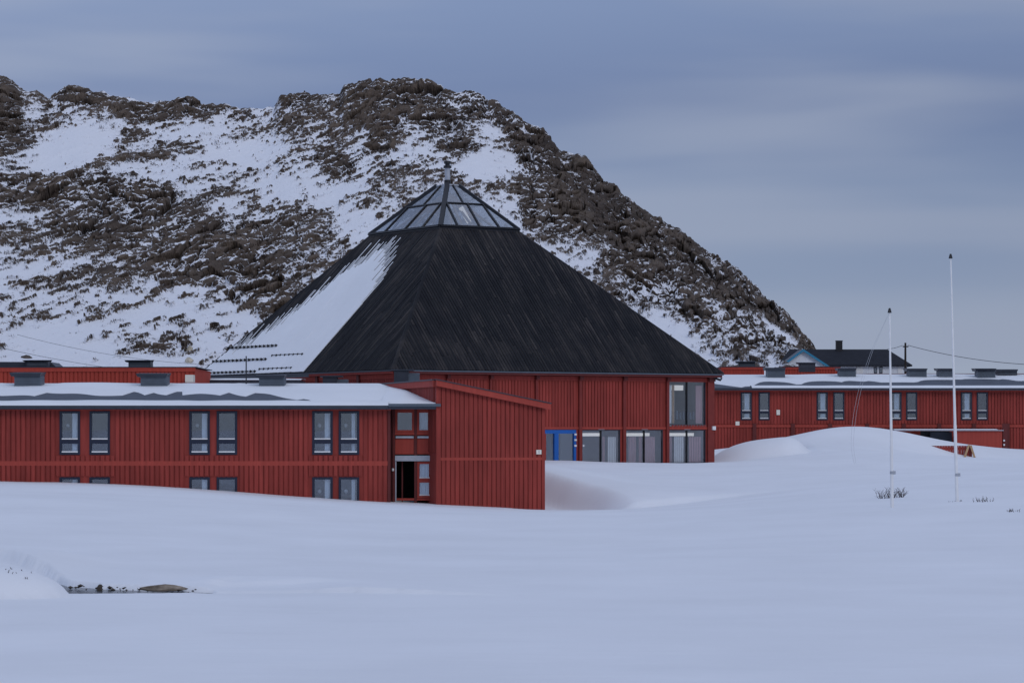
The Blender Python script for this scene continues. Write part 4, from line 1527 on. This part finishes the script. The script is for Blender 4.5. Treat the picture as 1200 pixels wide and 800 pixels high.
# left wall
ang2 = math.atan2((N_ - L_).y, (N_ - L_).x)
t2 = Frame(L_.x, L_.y, ang2)
L2w = (N_ - L_).length
w2 = Frame(t2.pt(0, -INS, 0).x, t2.pt(0, -INS, 0).y, ang2)
wall(w2, .6, L2w - .6, zBase, zTop, [], M['red'], hall)
boards(w2, .6, L2w - .65, CZ - .5, ZEV - .55, [], M['red'], hall, per=.215, w=.16)
mb = MB(); w2.box(mb, .6, L2w - .61, .001, .075, ZEV - .53, ZEV - .27); mb.build('beam', M['red_trim'], hall)
for f_ in (.2, .4, .6, .8):
    s0 = L2w * f_
    mb = MB(); w2.box(mb, s0, s0 + .28, .0, .16, zBase, ZEV - .27); mb.build('post', M['red_dark'], hall)
for Fc, a, b, c, d in quads[2:]:
    fe = Frame(a.x, a.y, math.atan2((b - a).y, (b - a).x))
    mb = MB(); fe.box(mb, .8, (b - a).length - .8, -INS - .22, -INS, zBase, zTop - .003); mb.build('wall', M['red'], hall)
DL = 157.5
mb = MB(); mb.box(P(228, 0, DL).x, P(352, 0, DL).x, DL, DL + 4, CZ - 2, zat(445.2, DL)); mb.build('link_building', M['dark_metal'], hall)
snow_strip('roof_snow', hall, list(np.arange(P(227, 0, DL).x, P(353, 0, DL).x, .3)), lambda x: DL - .05, lambda x: DL + 4, lambda x, y: zat(445.1, DL) + (y - DL) * .02, lambda x, y: .08 + .03 * nz(x, 5), nrow=6)
# metal bird-beak at the right eave corner
mb = MB(); p0 = R_ + Vector((-.55, -.1, -.30)); mb.tube([p0, p0 + Vector((.35, 0, -.12)), p0 + Vector((.42, 0, .02))], .07, 6); mb.build('downpipe', M['black'], hall)

# ------------------------------------------------------------------ RIGHT WING
DR = 200.0
rw = thing('school_wing', 'long low red wing with snowy roof and paired windows right of the pyramid hall', 'building', (P(1010, 0, DR).x, DR + 6, CZ - 2))
fr = Frame(0, DR, 0)
rx_ = lambda px: P(px, 0, DR).x
rz = lambda py: zat(py, DR)
RX0, RX1 = rx_(836), rx_(1420)
WR = rx_(881) - rx_(868)
prs = [868, 889, 957, 976.5, 1043.5, 1061.8, 1126, 1144.5, 1214, 1232.5, 1302, 1320.5]
rz0, rz1 = rz(492), rz(459.3)
holes = [(rx_(a), rx_(a) + WR, rz0, rz1) for a in prs]
zb_ = CZ - 4.0
wall(fr, RX0, RX1, zb_, rz(455), holes, M['red'], rw)
trimh = [(h[0] - .05, h[1] + .05, h[2] - .04, h[3] + .04) for h in holes]
boards(fr, RX0 + .1, RX1, rz(497), rz(459), trimh, M['red'], rw)
posts = [884, 929, 972.5, 1016, 1058.8, 1100.5, 1141, 1180.5, 1224]
mb = MB()
fr.box(mb, RX0, RX1, .001, .09, rz(459), rz(455)); mb.build('fascia_board', M['red_trim'], rw)
mb = MB(); fr.box(mb, RX0, RX1, .0, .12, rz(500.5), rz(497.5)); mb.build('band_board', M['red_trim'], rw)
boards(fr, RX0 + .1, RX1, zb_, rz(501), [(rx_(p) - .2, rx_(p) + .2, -20, 20) for p in posts], M['red'], rw, off=.04)
mb = MB(); fr.box(mb, RX0 + .1, RX1, .001, .04, zb_, rz(501)); mb.build('plinth', M['red'], rw)
for p_ in posts:
    mb = MB(); fr.box(mb, rx_(p_) - .13, rx_(p_) + .13, .041, .20, zb_, rz(496)); mb.build('post', M['red_dark'], rw)
q1 = window_proto(WR, rz1 - rz0, curtain=(WR * .35, WR * .8), transom=.68)
q2 = window_proto(WR, rz1 - rz0, transom=.68)
fa = fb_ = True
for i, a in enumerate(prs):
    if i % 2 == 0:
        put_window(q1, rw, rx_(a), DR, rz0, fa); fa = False
    else:
        put_window(q2, rw, rx_(a), DR, rz0, fb_); fb_ = False
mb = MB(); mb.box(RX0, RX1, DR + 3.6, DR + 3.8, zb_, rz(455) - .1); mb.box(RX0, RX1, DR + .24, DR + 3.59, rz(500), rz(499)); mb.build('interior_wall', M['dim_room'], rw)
Q0, Q1 = DR - .5, DR + 12.5
zq0, zq1 = zat(454.6, Q0), zat(439.0, Q1)
rroof = lambda x, y: zq0 + (zq1 - zq0) * (y - Q0) / (Q1 - Q0)
ze = RX0 - .2
mb = MB(); mb.hexa([(ze, Q0, zq0 - .16), (RX1, Q0, zq0 - .16), (RX1, Q1, zq1 - .16), (ze, Q1, zq1 - .16), (ze, Q0, zq0), (RX1, Q0, zq0), (RX1, Q1, zq1), (ze, Q1, zq1)])
mb.build('roof', M['felt'], rw)
mb = MB(); mb.box(ze, RX1, Q0 - .1, Q0 - .002, zq0 - .15, zq0 + .01); mb.build('gutter', M['dark_metal'], rw)
mb = MB(); mb.box(RX0, RX1, Q1 - .3, Q1 - .05, zb_, zq1 - .17); mb.build('rear_wall', M['red'], rw)
xs = list(np.arange(ze + .1, RX1, .35))
QR = Q1 - Q0


def rfront(x):
    px = x / DR * F + 600
    f_ = .12
    for c, w, hgt in ((915, 26, .34), (975, 34, .36), (1020, 30, .38), (1065, 45, .30), (1120, 40, .46), (1175, 45, .50), (1240, 40, .4), (1300, 60, .4)):
        f_ = max(f_, .12 + (hgt * 1.25 - .05) * math.exp(-((px - c) / w) ** 4))
    if px < 870: f_ = .10 + .28 * (1 - (px - 836) / 34)
    saw = (x * .22 + .5 * nz(x * .3, 3)) % 1.0
    return Q0 + QR * (f_ - .06 * saw + .03 * nz(x * .7, 5))


snow_strip('roof_snow', rw, xs, rfront, lambda x: Q1 + .1, rroof, lambda x, y: .10 + .05 * nz(x * .25, 7), nrow=8)
snow_strip('roof_snow', rw, [x for x in xs if x > rx_(880)], lambda x: Q0 + .03, lambda x: Q0 + QR * (.115 + .015 * nz(x * .6, 1)), rroof, lambda x, y: .10, nrow=6)
for a in ((896, 920.5, 430, 441), (981, 1003.5, 430.5, 440.5), (1062, 1086.5, 431, 441), (1098, 1117.5, 431, 439.5), (1142.5, 1167, 431, 441.5), (1166.5, 1192.5, 432, 442)):
    vent(rw, *a, DR + (8.5 if a[0] != 1166.5 else 10.5), depth=1.4, pale=a[0] != 1166.5)
for a, b, c, d in ((861.8, 866.4, 493.6, 498.2), (909.8, 913.8, 480, 486)):
    mb = MB(); fr.box(mb, rx_(a), rx_(b), .045, .14, rz(d), rz(c)); mb.build('wall_lamp', M['cream'], rw)

# covered ramp beneath the right wing
rp = thing('covered_ramp', 'red ramp shelter with thin snow covered flat roof against the right wing', 'shelter', (P(1115, 0, 195).x, 196, CZ - 2))
DP = 194.5
px_ = lambda a: P(a, 0, DP).x
pz = lambda a: zat(a, DP)
mb = MB(); mb.box(px_(1088), px_(1178), DP + .6, DP + 4.6, pz(504.6), pz(503.6)); mb.build('roof', M['galv'], rp)
xs = list(np.arange(px_(1052), px_(1173), .3))
mb = MB(); mb.box(px_(1050), px_(1090), DP + .61, DP + 4.6, pz(504.6), pz(503.6)); mb.build('roof', M['galv'], rp)
snow_strip('roof_snow', rp, list(np.arange(px_(1050), px_(1177), .3)), lambda x: DP + .55, lambda x: DP + 4.5, lambda x, y: pz(503.6), lambda x, y: .07, nrow=5)
mb = MB(); mb.box(px_(1122), px_(1176.5), DP + .75, DP + .95, pz(545), pz(504.8)); mb.build('wall', M['red_trim'], rp)
mb = MB(); mb.box(px_(1052), px_(1086), DP + 3.0, DP + 3.2, pz(545), pz(504.8)); mb.build('wall', M['red_bright'], rp)
mb = MB(); mb.box(px_(1086.3), px_(1121.8), DP + 3.4, DP + 3.5, pz(545), pz(504.8)); mb.build('opening_shade', M['dark_metal'], rp)  # dark sheet stands in for the shade inside the opening
mb = MB(); mb.box(px_(1096), px_(1121.5), DP + 2.2, DP + 2.3, pz(545), pz(506)); mb.build('side_panel', M['felt'], rp)
mb = MB(); mb.box(px_(1177.5), px_(1182.8), DP + .7, DP + 1.0, pz(545), pz(496)); mb.build('post', M['red_dark'], rp)
for py in (516, 521):
    mb = MB(); mb.box(px_(1177.8), px_(1179.6), DP + .64, DP + .69, pz(py + 1), pz(py - 1)); mb.build('lamp', M['white'], rp)

# low board fence with timber props
DF = 185.4
fp = lambda a: P(a, 0, DF).x
fz = lambda a: zat(a, DF)
fence = thing('board_fence', 'low dark red board fence half buried in snow and propped with raw timber', 'fence', (fp(1115), DF, fz(541)))
nb = 0
xx = fp(1085)
while xx < fp(1136.5):
    mb = MB(); mb.box(xx, xx + .165, DF + rnd.uniform(-.01, .01), DF + .04, fz(560), fz(522)); mb.build('board', M['red'], fence)
    xx += .18
for a, b in ((527, 524), (540, 537)):
    mb = MB(); mb.box(fp(1084), fp(1137), DF + .05, DF + .12, fz(a), fz(b)); mb.build('rail', M['red_dark'], fence)
mb = MB(); mb.box(fp(1135.7), fp(1137.2), DF - .05, DF - .012, fz(560), fz(521.5)); mb.build('post', M['red_dark'], fence)
for a, ya_, b, yb_, d1_ in ((1135.5, 521, 1128, 543, -.8), (1137.5, 521.5, 1144.5, 543, -.3)):
    p0, p1 = P(a, ya_, DF - .12), P(b, yb_, DF + d1_)
    mb = MB(); d_ = (p1 - p0); sd = Vector((.07, 0, 0)); bk_ = Vector((0, .05, 0))
    mb.hexa([p1 - sd, p1 + sd, p1 + sd + bk_, p1 - sd + bk_, p0 - sd, p0 + sd, p0 + sd + bk_, p0 - sd + bk_]); mb.build('prop', M['wood'], fence)
mb = MB()
xsn = list(np.arange(fp(1060), fp(1120), .2))
snow_strip('snow_cap', fence, list(np.arange(fp(1086), fp(1121), .15)), lambda x: DF - .06, lambda x: DF + .14, lambda x, y: fz(522), lambda x, y: .07, nrow=5)

# ------------------------------------------------------------------ REAR BUILDINGS
rl = thing('rear_building', 'flat roofed bright red rear building behind the left wing', 'building', (P(60, 0, 152).x, 154, CZ))
D = 150.0
fr = Frame(0, D, 0)
x0, x1 = P(-330, 0, D).x, P(228, 0, D).x
mb = MB(); mb.box(x0, x1, D, D + 8, CZ - 4, zat(431.5, D)); mb.build('wall', M['red_bright'], rl)
boards(fr, x0, x1 - .05, CZ, zat(435.5, D), [], M['red_bright'], rl)
mb = MB(); fr.box(mb, x0, x1 + .05, .001, .10, zat(435.5, D), zat(430.6, D)); mb.build('fascia_board', M['red_bright'], rl)
mb = MB(); mb.box(x0, x1 + .1, D - .13, D + 8, zat(430.5, D), zat(429.6, D)); mb.build('roof_edge', M['dark_metal'], rl)
D2 = 153.0
mb = MB(); q = [P(-300, 0, D2).x, P(66, 0, D2).x, P(59, 0, D2).x]
mb.hexa([(q[0], D2, zat(431, D2)), (q[1], D2, zat(430, D2)), (q[1], D2 + 3, zat(430, D2)), (q[0], D2 + 3, zat(431, D2)), (q[0], D2, zat(423, D2)), (q[2], D2, zat(424, D2)), (q[2], D2 + 3, zat(424, D2)), (q[0], D2 + 3, zat(423, D2))])
mb.build('roof_lantern', M['dark_metal'], rl)
vent(rl, 27, 56.5, 421, 429, D2 - 1.0, pale=False); vent(rl, 146.5, 177, 421, 430.5, D2, pale=False)
mb = MB(); mb.box(P(220, 0, D).x, P(229.3, 0, D).x, D - 1.2, D - .3, zat(448, D), zat(439.5, D)); mb.build('roof_box', M['cream'], rl)

rr_ = thing('rear_building', 'flat roofed bright red rear building behind the right wing', 'building', (P(930, 0, 228).x, 230, CZ))
D = 226.0
fr = Frame(0, D, 0)
for a, b in ((846, 895.5), (918, 984)):
    x0, x1 = P(a, 0, D).x, P(b, 0, D).x
    mb = MB(); mb.box(x0, x1, D, D + 6, CZ - 2, zat(430, D)); mb.build('wall', M['red_bright'], rr_)
    boards(fr, x0, x1, CZ + 2, zat(433, D), [], M['red_bright'], rr_)
    mb = MB(); fr.box(mb, x0 - .05, x1 + .05, .001, .10, zat(433, D), zat(430, D)); mb.build('fascia_board', M['red_bright'], rr_)
    mb = MB(); mb.box(x0 - .1, x1 + .1, D - .14, D + 6, zat(429.95, D), zat(429.1, D)); mb.build('roof_edge', M['dark_metal'], rr_)
mb = MB(); mb.box(P(984.3, 0, D).x, P(1260, 0, D).x, D, D + 6, CZ - 2, zat(437.5, D)); mb.build('low_wall', M['red_dark'], rr_)
vent(rr_, 863, 885.5, 422.8, 430, D + 1.5, pale=False); vent(rr_, 934.5, 956, 424, 430.5, D - 4, pale=False)

# ------------------------------------------------------------------ BLUE-TRIMMED HOUSE
DH = 246.0
hx = lambda a, D_=DH: P(a, 0, D_).x
hz = lambda a, D_=DH: zat(a, D_)
hs_ = thing('blue_trimmed_house', 'white house with dark hipped roof, black chimney and turquoise gable trim below the hill', 'house', (hx(990), DH + 4, CZ))
DM = DH + 3.5            # main body front
mb = MB(); mb.box(hx(970, DM), hx(1063, DM), DM, DM + 7, CZ - 1, hz(428, DM)); mb.build('wall', M['house_wall'], hs_)
# hipped roof
e = .35
x0, x1 = hx(918, DM), hx(1068.5, DM)
y0, y1 = DM - e, DM + 7 + e
zE_ = hz(427.6, DM); zR_ = zat(409.2, DM + 3.5)
xr0, xr1 = hx(930, DM), P(1040, 0, DM + 3.5).x
mb = MB()
ym = DM + 3.5
mb.add([(x0, y0, zE_), (x1, y0, zE_), (x1, y1, zE_), (x0, y1, zE_), (xr0, ym, zR_), (xr1, ym, zR_), (x0, y0, zE_ - .12), (x1, y0, zE_ - .12), (x1, y1, zE_ - .12), (x0, y1, zE_ - .12)],
       [(0, 1, 5, 4), (1, 2, 5), (2, 3, 4, 5), (3, 0, 4), (6, 7, 1, 0), (7, 8, 2, 1), (9, 8, 7, 6), (8, 9, 3, 2), (9, 6, 0, 3)])
mb.build('roof', M['felt_dark'] if 'felt_dark' in M else M['dark_metal'], hs_)
# gable
gx0, gx1, gxm = hx(915), hx(970.5), hx(941)
gz0, gz1 = hz(428.5), hz(409.5)
mb = MB(); mb.add([(gx0 + .2, DH, CZ - 1), (gx1 - .2, DH, CZ - 1), (gx1 - .2, DH, gz0), (gxm, DH, gz1 - .12), (gx0 + .2, DH, gz0),
                   (gx0 + .2, DH + 4, CZ - 1), (gx1 - .2, DH + 4, CZ - 1), (gx1 - .2, DH + 4, gz0), (gxm, DH + 4, gz1 - .12), (gx0 + .2, DH + 4, gz0)],
                  [(0, 1, 2, 3, 4), (9, 8, 7, 6, 5), (1, 6, 7, 2), (4, 9, 5, 0), (0, 5, 6, 1)])
mb.build('gable_wall', M['house_wall'], hs_)
for a, za, b, zb2 in ((gx0 - .15, gz0 - .12, gxm, gz1), (gxm, gz1, gx1 + .1, gz0 - .1)):
    mb = MB(); t_ = .05
    mb.hexa([(a, DH - .3, za), (b, DH - .3, zb2), (b, DH + 4.2, zb2), (a, DH + 4.2, za), (a, DH - .3, za + t_), (b, DH - .3, zb2 + t_), (b, DH + 4.2, zb2 + t_), (a, DH + 4.2, za + t_)])
    mb.build('gable_roof', M['dark_metal'], hs_)
    mb = MB()
    mb.hexa([(a, DH - .36, za - .17), (b, DH - .36, zb2 - .17), (b, DH - .31, zb2 - .17), (a, DH - .31, za - .17), (a, DH - .36, za + .05), (b, DH - .36, zb2 + .05), (b, DH - .31, zb2 + .05), (a, DH - .31, za + .05)])
    mb.build('barge_board', M['house_trim'], hs_)
mb = MB(); mb.box(hx(980, DM + 3), hx(987.3, DM + 3), DM + 3, DM + 3.6, zR_ - .6, zat(399.5, DM + 3)); ch = mb.build('chimney', M['black'], hs_)
mb = MB(); mb.box(hx(979.6, DM + 3), hx(987.7, DM + 3), DM + 2.95, DM + 3.65, zat(399.5, DM + 3), zat(398.8, DM + 3)); mb.build('cap', M['dark_metal'], ch)
for a, b in ((1024.3, 1027.8), (1030.4, 1034)):
    mb = MB(); mb.box(hx(a, DM), hx(b, DM), DM - .05, DM + .02, hz(437.5, DM), hz(429.8, DM)); w = mb.build('window', M['navy'], hs_)
    mb = MB(); mb.box(hx(a + .6, DM), hx(b - .6, DM), DM - .07, DM - .051, hz(436.8, DM), hz(430.6, DM)); mb.build('pane', M['glass'], w)
for a, b in ((1003.5, 1011.5), (1052, 1057.5)):
    mb = MB(); mb.box(hx(a, DM), hx(b, DM), DM - .04, DM - .002, hz(438, DM), hz(428.2, DM)); mb.build('panel', M['white'], hs_)

# ------------------------------------------------------------------ POLES, CABLES
DU = 236.0
up_ = thing('utility_pole', 'dark wooden utility pole with crossarm beside the blue trimmed house', 'utility pole', P(1061, 445, DU))
mb = MB(); mb.tube([P(1061, 455, DU), P(1061, 401.5, DU)], .11, 8, .08); mb.build('pole', M['pole_wood'], up_)
mb = MB(); mb.tube([P(1058, 406, DU), P(1064.5, 406, DU)], .05, 6); mb.build('crossarm', M['pole_wood'], up_)
mb = MB()
for a in (1058, 1064.3): mb.tube([P(a, 406, DU), P(a, 404.3, DU)], .045, 6)
mb.build('insulator', M['white'], up_)


def cable(pts, r, label, n=24, sag=0):
    mb = MB()
    pp = []
    a, b = pts
    for i in range(n + 1):
        t = i / n
        q = a.lerp(b, t); q.z -= sag * 4 * t * (1 - t)
        pp.append(q)
    mb.tube(pp, r, 5)
    return tag(mb.build('overhead_cable', M['cable'], None), label, 'cable')


cable((P(1064.3, 404.5, DU), P(1230, 428, DU - 30)), .022, 'thin overhead cable sagging from the utility pole towards the right edge', sag=.35)
cable((P(1040, 409, DU + 5), P(1058, 404.5, DU)), .02, 'short overhead cable from the utility pole back to the dark house roof', sag=.05)
cable((P(-60, 392, 228), P(225, 441, 228)), .016, 'lower of two dark cables crossing the snowy hill foot behind the left wing', sag=.5)
cable((P(20, 392, 232), P(260, 428, 232)), .014, 'upper of two dark cables crossing the snowy hill foot behind the left wing', sag=.5)


def flagpole(top, bot, D, label, collar):
    t = thing('flagpole', label, 'flagpole', P(bot[0], bot[1], D), 'white flagpoles standing in the snow')
    a, b = P(bot[0], bot[1] + 12, D), P(top[0], top[1] + 2.5, D)
    mb = MB(); mb.tube([a, a.lerp(b, .33)], .062, 10, .058); mb.tube([a.lerp(b, .33), b], .05, 10, .028)
    mb.build('pole', M['white'], t)
    mb = MB(); c = P(top[0], top[1] + 1.2, D)
    mb.tube([c - Vector((0, 0, .10)), c + Vector((0, 0, .0)), c + Vector((0, 0, .07))], .075, 10, .03); mb.build('finial', M['black'], t)
    c = P(collar[0], collar[1], D)
    mb = MB(); mb.tube([c - Vector((0, 0, .05)), c + Vector((0, 0, .05))], .075, 8); mb.box(c.x + .05, c.x + .13, D - .03, D + .03, c.z - .06, c.z + .06); mb.build('cleat', M['galv'], t)
    return t


FP1 = flagpole((1042.5, 362), (1045.6, 588), 101, 'shorter left flagpole, white and slightly leaning, rising from the snow', (1045.3, 553.5))
FP2 = flagpole((1114, 298.5), (1121.8, 583), 104, 'taller right flagpole, white and slightly leaning, rising from the snow', (1121.2, 556))
pts = [P(a, b, 101 + c) for a, b, c in ((1042.5, 366, -.05), (1033, 385, .4), (1021, 411, .9), (1011, 440, 1.3), (1004, 466, 1.5), (999, 495, 1.6), (997.5, 522, 1.5), (1001, 543, 1.4))]


def spline(pts, k=6):
    out = []
    for i in range(len(pts) - 1):
        p0, p1, p2, p3 = pts[max(i - 1, 0)], pts[i], pts[i + 1], pts[min(i + 2, len(pts) - 1)]
        for j in range(k):
            t = j / k
            out.append(.5 * ((2 * p1) + (p2 - p0) * t + (2 * p0 - 5 * p1 + 4 * p2 - p3) * t * t + (3 * p1 - p0 - 3 * p2 + p3) * t ** 3))
    return out + [pts[-1]]


mb = MB(); mb.tube(spline(pts), .004, 4); mb.build('halyard', M['rope'], FP1)
mb = MB(); mb.tube(spline([q + Vector((.10 * math.sin(i * .35), 0, .02)) for i, q in enumerate(pts)]), .004, 4); mb.build('halyard', M['rope'], FP1)

# ------------------------------------------------------------------ SHRUBS, TUFTS
def shrub(cx, cy, D, w, h, n, label, seed, name='bare_shrub', group=None):
    r = random.Random(seed)
    base = P(cx, cy, D); base.z = gz(base.x, D)
    mb = MB()
    for i in range(n):
        x = base.x + r.uniform(-w, w) * .8
        y = D + r.uniform(-.3, .3)
        z = gz(x, y) - .03
        p = Vector((x, y, z))
        d = Vector((r.uniform(-.8, .8), r.uniform(-.3, .3), 1)).normalized()
        L_h = h * r.uniform(.4, 1.0)
        pts_ = [p]
        for k in range(3):
            p = p + d * L_h / 3
            pts_.append(p.copy())
            d = (d + Vector((r.uniform(-.4, .4), r.uniform(-.3, .3), r.uniform(-.15, .25)))).normalized()
        mb.tube(pts_, .010, 4, .004, caps=False)
        for k in (1, 2, 3):
            q = pts_[k]
            for _ in range(2):
                dd = Vector((r.uniform(-1, 1), r.uniform(-.5, .5), r.uniform(.1, 1))).normalized()
                mb.tube([q, q + dd * L_h * .3], .005, 3, .003, caps=False)
    return tag(mb.build(name, M['twig'], None), label, 'shrub', group)


shrub(1045, 570, 109, .62, .42, 46, 'bare twiggy shrub poking out of the snow around the left flagpole', 3)
shrub(1152, 582, 103, .42, .22, 16, 'sparse dark twigs in the snow right of the taller flagpole', 5)
shrub(1188, 601, 96, .22, .14, 14, 'small dark tuft in the snow at the right edge', 6)
shrub(1120.5, 583, 104, .35, .09, 8, 'few short stalks in the snow at the foot of the taller flagpole', 8)
shrub(20, 682, 56.6, .35, .08, 12, 'dark heather twigs lying on the snow mound beside the stream', 9)
shrub(97, 428, 236, 1.2, 1.0, 22, 'leafless bush on the snowy hill foot above the rear building', 12)


# ------------------------------------------------------------------ ROCKS
def rock_mesh(c, rx_s, ry_s, rz_s, seed, sub=2):
    r = random.Random(seed)
    import bmesh
    bm = bmesh.new()
    bmesh.ops.create_icosphere(bm, subdivisions=sub, radius=1)
    planes = [(Vector((r.uniform(-1, 1), r.uniform(-1, 1), r.uniform(-.6, 1))).normalized(), r.uniform(.55, .85)) for _ in range(9)]
    for v_ in bm.verts:
        for n_, d_ in planes:
            t = v_.co.dot(n_) - d_
            if t > 0: v_.co -= n_ * t
        v_.co += Vector((r.uniform(-1, 1), r.uniform(-1, 1), r.uniform(-1, 1))) * .09
        v_.co = Vector((v_.co.x * rx_s, v_.co.y * ry_s, v_.co.z * rz_s))
    me = bpy.data.meshes.new('boulder')
    bm.to_mesh(me); bm.free()
    return me


def put_rock(name, px, py, D, w, h, seed, label, cat='boulder', mat='rock', group=None, zoff=0, dep=1.0):
    me = rock_mesh(None, w / 2 * D / F * 1.15, w / 2 * D / F * dep, h / 2 * D / F * 1.25, seed)
    me.materials.append(M[mat])
    o = bpy.data.objects.new(name, me); COL.objects.link(o)
    o.location = P(px, py, D)
    o.rotation_euler = (0, 0, 0)
    return tag(o, label, cat, group)


put_rock('stream_rock', 193, 688.4, 59.2, 54, 7.5, 4, 'flat brown rock under the snow edge at the end of the stream', mat='bank_rock', dep=.35)
put_rock('stream_rock', 117, 688.5, 59.95, 8, 8, 8, 'small dark rock sticking out of the snowbank above the stream', dep=.5)
import bmesh
_r = random.Random(31)
pv, pf = [], []
for i in range(44):
    x = _r.uniform(-9.5, -6.6)
    yb = float(np.interp(x, [-9.5, -8.3, -7.2, -6.3], [60.42, 59.88, 59.33, 58.85])) + _r.uniform(-.10, .08)
    me = None
    r_ = _r.uniform(.012, .045) if i % 6 else .06
    c = Vector((x, yb, CZ - 3.40 + _r.uniform(-.01, .07)))
    b0_ = len(pv)
    for dx, dy, dz in ((1, 0, 0), (-1, 0, 0), (0, 1, 0), (0, -1, 0), (0, 0, .6), (0, 0, -.6)):
        pv.append((c.x + dx * r_ * _r.uniform(.7, 1.5), c.y + dy * r_, c.z + dz * r_))
    for t in ((0, 2, 4), (2, 1, 4), (1, 3, 4), (3, 0, 4), (2, 0, 5), (1, 2, 5), (3, 1, 5), (0, 3, 5)):
        pf.append(tuple(b0_ + k for k in t))
mb = MB(); mb.v, mb.f = pv, pf
o = mb.build('stream_pebbles', M['rock'], None, kind='stuff')  # stones of the bank, also drawing the dark shaded gap of the undercut
o['label'] = 'dark pebbles also standing in for the shaded gap under the snow lip of the stream'; o['category'] = 'pebbles'
hillrocks = [(182, 411, 26, 14, 'brown boulder at the hill foot directly above the left rear roof vent'),
             (160, 407, 34, 13, 'wide rock outcrop at the hill foot left of the brown boulder'),
             (31, 420, 14, 8, 'rounded boulder just behind the far left roof lantern'),
             (235, 412, 20, 6, 'low flat rock in the snow beside the left foot of the pyramid roof'),
             (153, 425, 0, 0, None)]
for i, (a, b, w, h, lb) in enumerate(hillrocks):
    if lb: put_rock('boulder', a, b, 246 + (415 - b) * .9, w, h, 20 + i, lb)
put_rock('pale_boulder', 222, 412, 247, 9, 12, 40, 'upper cream coloured boulder near the left foot of the pyramid roof', mat='pale_rock')
put_rock('pale_boulder', 222, 423, 240, 10, 8, 41, 'lower cream coloured boulder near the left foot of the pyramid roof', mat='pale_rock')
print('done building')
